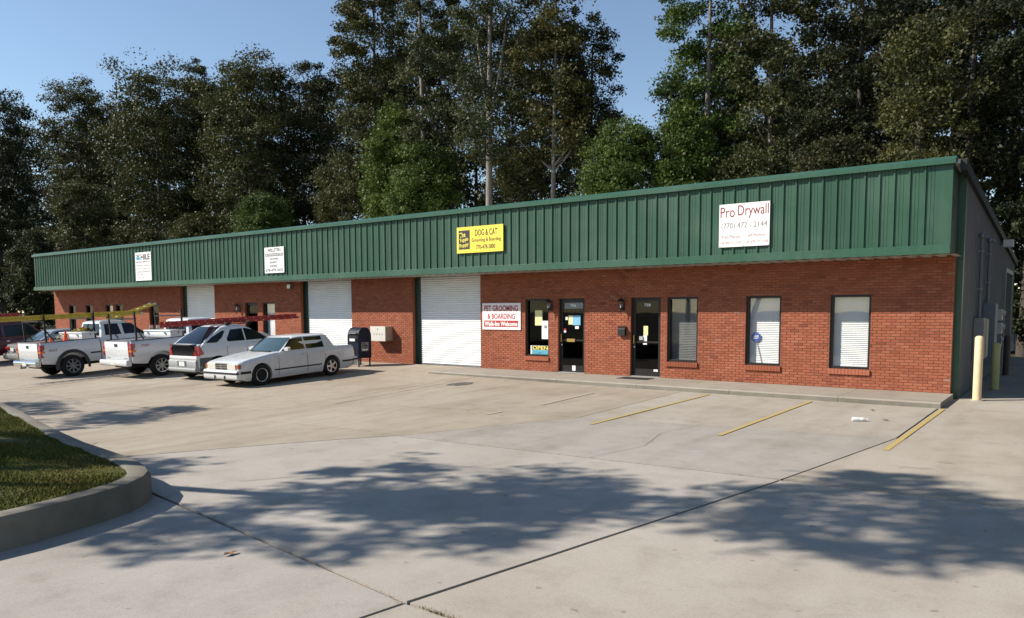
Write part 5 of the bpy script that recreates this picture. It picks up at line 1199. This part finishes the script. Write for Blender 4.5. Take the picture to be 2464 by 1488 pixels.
# back rows close the wood behind the nearer crowns
n_ = 0
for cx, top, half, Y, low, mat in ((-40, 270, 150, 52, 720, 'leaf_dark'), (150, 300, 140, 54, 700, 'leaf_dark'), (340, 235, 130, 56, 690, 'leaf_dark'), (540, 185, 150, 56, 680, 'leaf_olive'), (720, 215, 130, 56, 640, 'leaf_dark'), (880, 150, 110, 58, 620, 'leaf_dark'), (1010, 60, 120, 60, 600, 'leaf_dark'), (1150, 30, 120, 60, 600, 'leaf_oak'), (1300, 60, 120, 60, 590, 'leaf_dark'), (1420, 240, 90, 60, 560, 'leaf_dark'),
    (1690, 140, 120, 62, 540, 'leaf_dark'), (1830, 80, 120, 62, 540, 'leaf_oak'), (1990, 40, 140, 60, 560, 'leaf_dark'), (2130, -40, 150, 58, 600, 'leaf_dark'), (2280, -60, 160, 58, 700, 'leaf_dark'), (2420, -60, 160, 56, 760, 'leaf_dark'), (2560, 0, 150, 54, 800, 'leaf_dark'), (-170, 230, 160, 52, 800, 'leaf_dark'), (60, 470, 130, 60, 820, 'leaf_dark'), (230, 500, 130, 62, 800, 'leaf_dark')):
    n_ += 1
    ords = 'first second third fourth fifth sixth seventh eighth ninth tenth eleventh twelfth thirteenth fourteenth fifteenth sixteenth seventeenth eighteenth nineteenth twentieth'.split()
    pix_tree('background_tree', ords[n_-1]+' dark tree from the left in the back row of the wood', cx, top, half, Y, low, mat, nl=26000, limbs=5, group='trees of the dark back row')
T = [
 ('oak_tree', 'dark tree at the left edge of the picture', 5, 205, 92, 40, 760, 'leaf_dark', 'oak', {}),
 ('oak_tree', 'narrow ragged tree second from the left edge', 208, 182, 88, 42, 640, 'leaf_oak', 'oak', dict(spread=.5, lim=1)),
 ('small_tree', 'thin small tree in the gap left of the big rounded crowns', 296, 250, 42, 46, 560, 'leaf_olive', 'poplar', dict(ncl=110, per=24)),
 ('oak_tree', 'big rounded tree, leftmost of the broad crowns behind the left fascia', 395, 140, 122, 43, 640, 'leaf_olive', 'oak', {}),
 ('oak_tree', 'slender crown between the two broad left crowns', 500, 145, 75, 47, 560, 'leaf_oak', 'poplar', {}),
 ('oak_tree', 'broad rounded tree with yellow green leaves behind the left fascia', 610, 130, 124, 44, 610, 'leaf_olive', 'oak', dict(tone=.06)),
 ('oak_tree', 'dark rounded crown sloping down towards the tall centre trees', 735, 158, 92, 48, 580, 'leaf_dark', 'oak', {}),
 ('tall_tree', 'tall leafy tree forming the left edge of the centre clump', 905, -70, 108, 42, 560, 'leaf_oak', 'oak', dict(ncl=300, r0=.3)),
 ('tall_tree', 'tall tree with leaning grey trunk left of the forked pale trunk', 1040, -160, 85, 40, 470, 'leaf_oak', 'oak', dict(bark='bark_pale', r0=.30, trunk_to=.98, lean=(-1.2, 0))),
 ('tall_tree', 'tall tree with straight pale forked trunk in the centre', 1180, -200, 90, 39, 420, 'leaf_oak', 'oak', dict(bark='bark_pale', r0=.31, trunk_to=.98, nl=30000, lai=2.6, fork=[(-1.1, 0, 16.5, 24), (1.3, .2, 16.5, 23)])),
 ('tall_tree', 'open branching tree with reddish leaves at right of the centre clump', 1330, -80, 120, 41, 440, 'leaf_olive', 'oak', dict(ncl=230, per=32, bark='bark_pale', r0=.24)),
 ('tall_tree', 'ragged reaching tree at the right edge of the centre clump', 1415, 60, 75, 43, 470, 'leaf_dark', 'oak', dict(ncl=150, per=30)),
 ('tall_tree', 'tall vine clad tree right of the sky gap', 1690, -120, 112, 42, 500, 'leaf_vine', 'oak', dict(bark='bark_pale', r0=.3)),
 ('tall_tree', 'tall tree with yellow flecks beside the vine clad tree', 1850, -140, 128, 43, 520, 'leaf_oak', 'oak', dict(ncl=280, tone=.08, bark='bark_pale')),
 ('small_tree', 'lower dark tree between the vine clad tree and the dark right wood', 1960, 200, 85, 42, 520, 'leaf_dark', 'oak', dict(ncl=150)),
 ('tall_tree', 'dark tall tree left of the building corner', 2060, -110, 138, 44, 540, 'leaf_dark', 'oak', dict(ncl=300)),
 ('tall_tree', 'tree with pale hanging leaf sprays above the building corner', 2200, 60, 100, 40, 480, 'leaf_olive', 'oak', dict(ncl=260)),
 ('tall_tree', 'dark tall tree above the building corner', 2320, -120, 140, 43, 700, 'leaf_dark', 'oak', dict(ncl=300)),
 ('tall_tree', 'dark tree at the right edge of the picture', 2470, -60, 110, 42, 800, 'leaf_dark', 'oak', dict(ncl=300)),
 ('bush_tree', 'pale leafy bush tree behind the left end of the fascia', 210, 430, 80, 34, 720, 'leaf_olive', 'oak', dict(ncl=220, size=.22, tone=.06)),
 ('bush_tree', 'low bush at the left behind the end of building', 85, 560, 60, 33, 780, 'leaf_oak', 'mound', dict(ncl=130, size=.22)),
 ('bush_tree', 'bright green shrub above the left fascia', 640, 468, 75, 41, 600, 'leaf_vine', 'mound', dict(ncl=130, size=.24)),
 ('bush_tree', 'dark low shrub just above the small white fascia signs', 480, 520, 90, 41, 640, 'leaf_oak', 'mound', dict(ncl=130, size=.24)),
 ('bush_tree', 'olive understorey tree left of the vine mound', 830, 380, 80, 41, 560, 'leaf_olive', 'oak', dict(ncl=200, size=.24)),
 ('vine_mound', 'tall vine covered mound left of the leaning grey trunk', 955, 250, 84, 40, 560, 'leaf_vine', 'mound', dict(ncl=260, size=.20, spread=.4, shell=.8)),
 ('vine_mound', 'lower vine covered mound at the foot of leaning trunk', 1020, 345, 88, 39, 560, 'leaf_vine', 'mound', dict(ncl=260, size=.20, spread=.4, shell=.8)),
 ('bush_tree', 'leafy understorey between the pale trunk and open tree', 1255, 330, 80, 42, 520, 'leaf_oak', 'oak', dict(ncl=180)),
 ('vine_mound', 'rounded bright vine mound right of the centre clump', 1495, 293, 104, 39, 530, 'leaf_vine', 'mound', dict(ncl=420, size=.18, spread=.36, shell=.85, tone=.05)),
 ('vine_mound', 'taller vine mound at the foot of the vine clad tree', 1640, 262, 76, 40, 520, 'leaf_vine', 'mound', dict(ncl=320, size=.18, spread=.38, shell=.82, tone=.03)),
 ('bush_tree', 'dark understorey tree below the yellow flecked tree', 1800, 360, 90, 41, 500, 'leaf_oak', 'oak', dict(ncl=190)),
 ('bush_tree', 'dark shrub behind the fascia right of the drywall sign', 2000, 340, 90, 40, 480, 'leaf_dark', 'mound', dict(ncl=170)),
 ('bush_tree', 'sunlit leafy shrub behind the white gate', 2455, 720, 40, 45, 880, 'leaf_olive', 'mound', dict(ncl=110, size=.16, spread=.3)),
]
for nm, lb_, cx, top, half, Y, low, mat, shp, kw in T:
    kw = dict(kw); kw.pop('lim', None); pix_tree(nm, lb_, cx, top, half, Y, low, mat, kw.pop('bark', 'bark_dark'), shp, group=GF, **kw)
for i, (x, y, r_, h) in enumerate(((9, 17, 4.5, 15), (10, 25, 5, 17), (9, 34, 5, 18), (13, 9, 4.5, 14), (6, 44, 4.5, 17))):  # unseen trees continuing the right wood, added to darken the end wall
    lb = [(0, 0, h*.55, r_, r_, h*.42)]+[(r_*.6*math.cos(a), r_*.6*math.sin(a), h*(.3+.1*a), r_*.5, r_*.5, h*.16) for a in range(6)]
    tree('side_shade_tree', ('first', 'second', 'third', 'fourth', 'fifth')[i]+' unseen tree added to the wood right of the side driveway to shade the end wall', (x, y, -.3), h, lb, 'leaf_dark', 'bark_dark', ncl=200, per=60, size=.3, spread=.7, seed=500+i, group='unseen trees right of the driveway')
# trees on the near side, out of the frame, whose shade falls on the lot
def shade_tree(label, gx, gy, hc, rad, vert, seed, **k):
    """crown centred at height hc so that its shadow is centred on the ground point gx, gy"""
    t = (hc+.12)/SUNV.z; cx, cy = gx+SUNV.x*t, gy+SUNV.y*t
    rn = random.Random(seed); Bx, By = k.get('base', (cx, cy)); ox, oy = cx-Bx, cy-By; lb = [(ox, oy, hc, rad*.8, rad*.8, vert*.8)]
    for i in range(6):
        a = rn.uniform(0, 6.28); lb.append((ox+rad*.62*math.cos(a), oy+rad*.62*math.sin(a), hc+rn.uniform(-.5, .5)*vert, rad*.42, rad*.42, vert*.4))
    return tree('shade_tree', label, (Bx, By, -.3), hc+vert, lb, 'leaf_oak', 'bark_dark', r0=.16, ncl=k.get('ncl', 120), per=k.get('per', 60), size=.145, spread=.22, seed=seed, limbs=8, shell=.25, lean=(ox, oy), trunk_to=.8, group='trees beside the lot, out of view')
shade_tree('tree left of the viewer shading the middle foreground', -5.45, 5.9, 9.5, 2.35, 1.3, 31, ncl=92)
shade_tree('leaning tree left of the viewer shading the right foreground', -1.35, 8.35, 10.5, 2.0, .8, 32, ncl=72, base=(-13.5, 3.0))
shade_tree('tree left of the viewer shading the kerbed island', -10.4, 3.9, 8.5, 2.2, 1.5, 33, ncl=125)
shade_tree('tree beyond the island shading the lot by the cars', -21.5, 7.3, 8.5, 2.4, .5, 34, ncl=80)
shade_tree('slim tree beyond the island casting the thin shade towards the sedan', -17.0, 8.55, 9.0, 1.7, .22, 35, ncl=34)
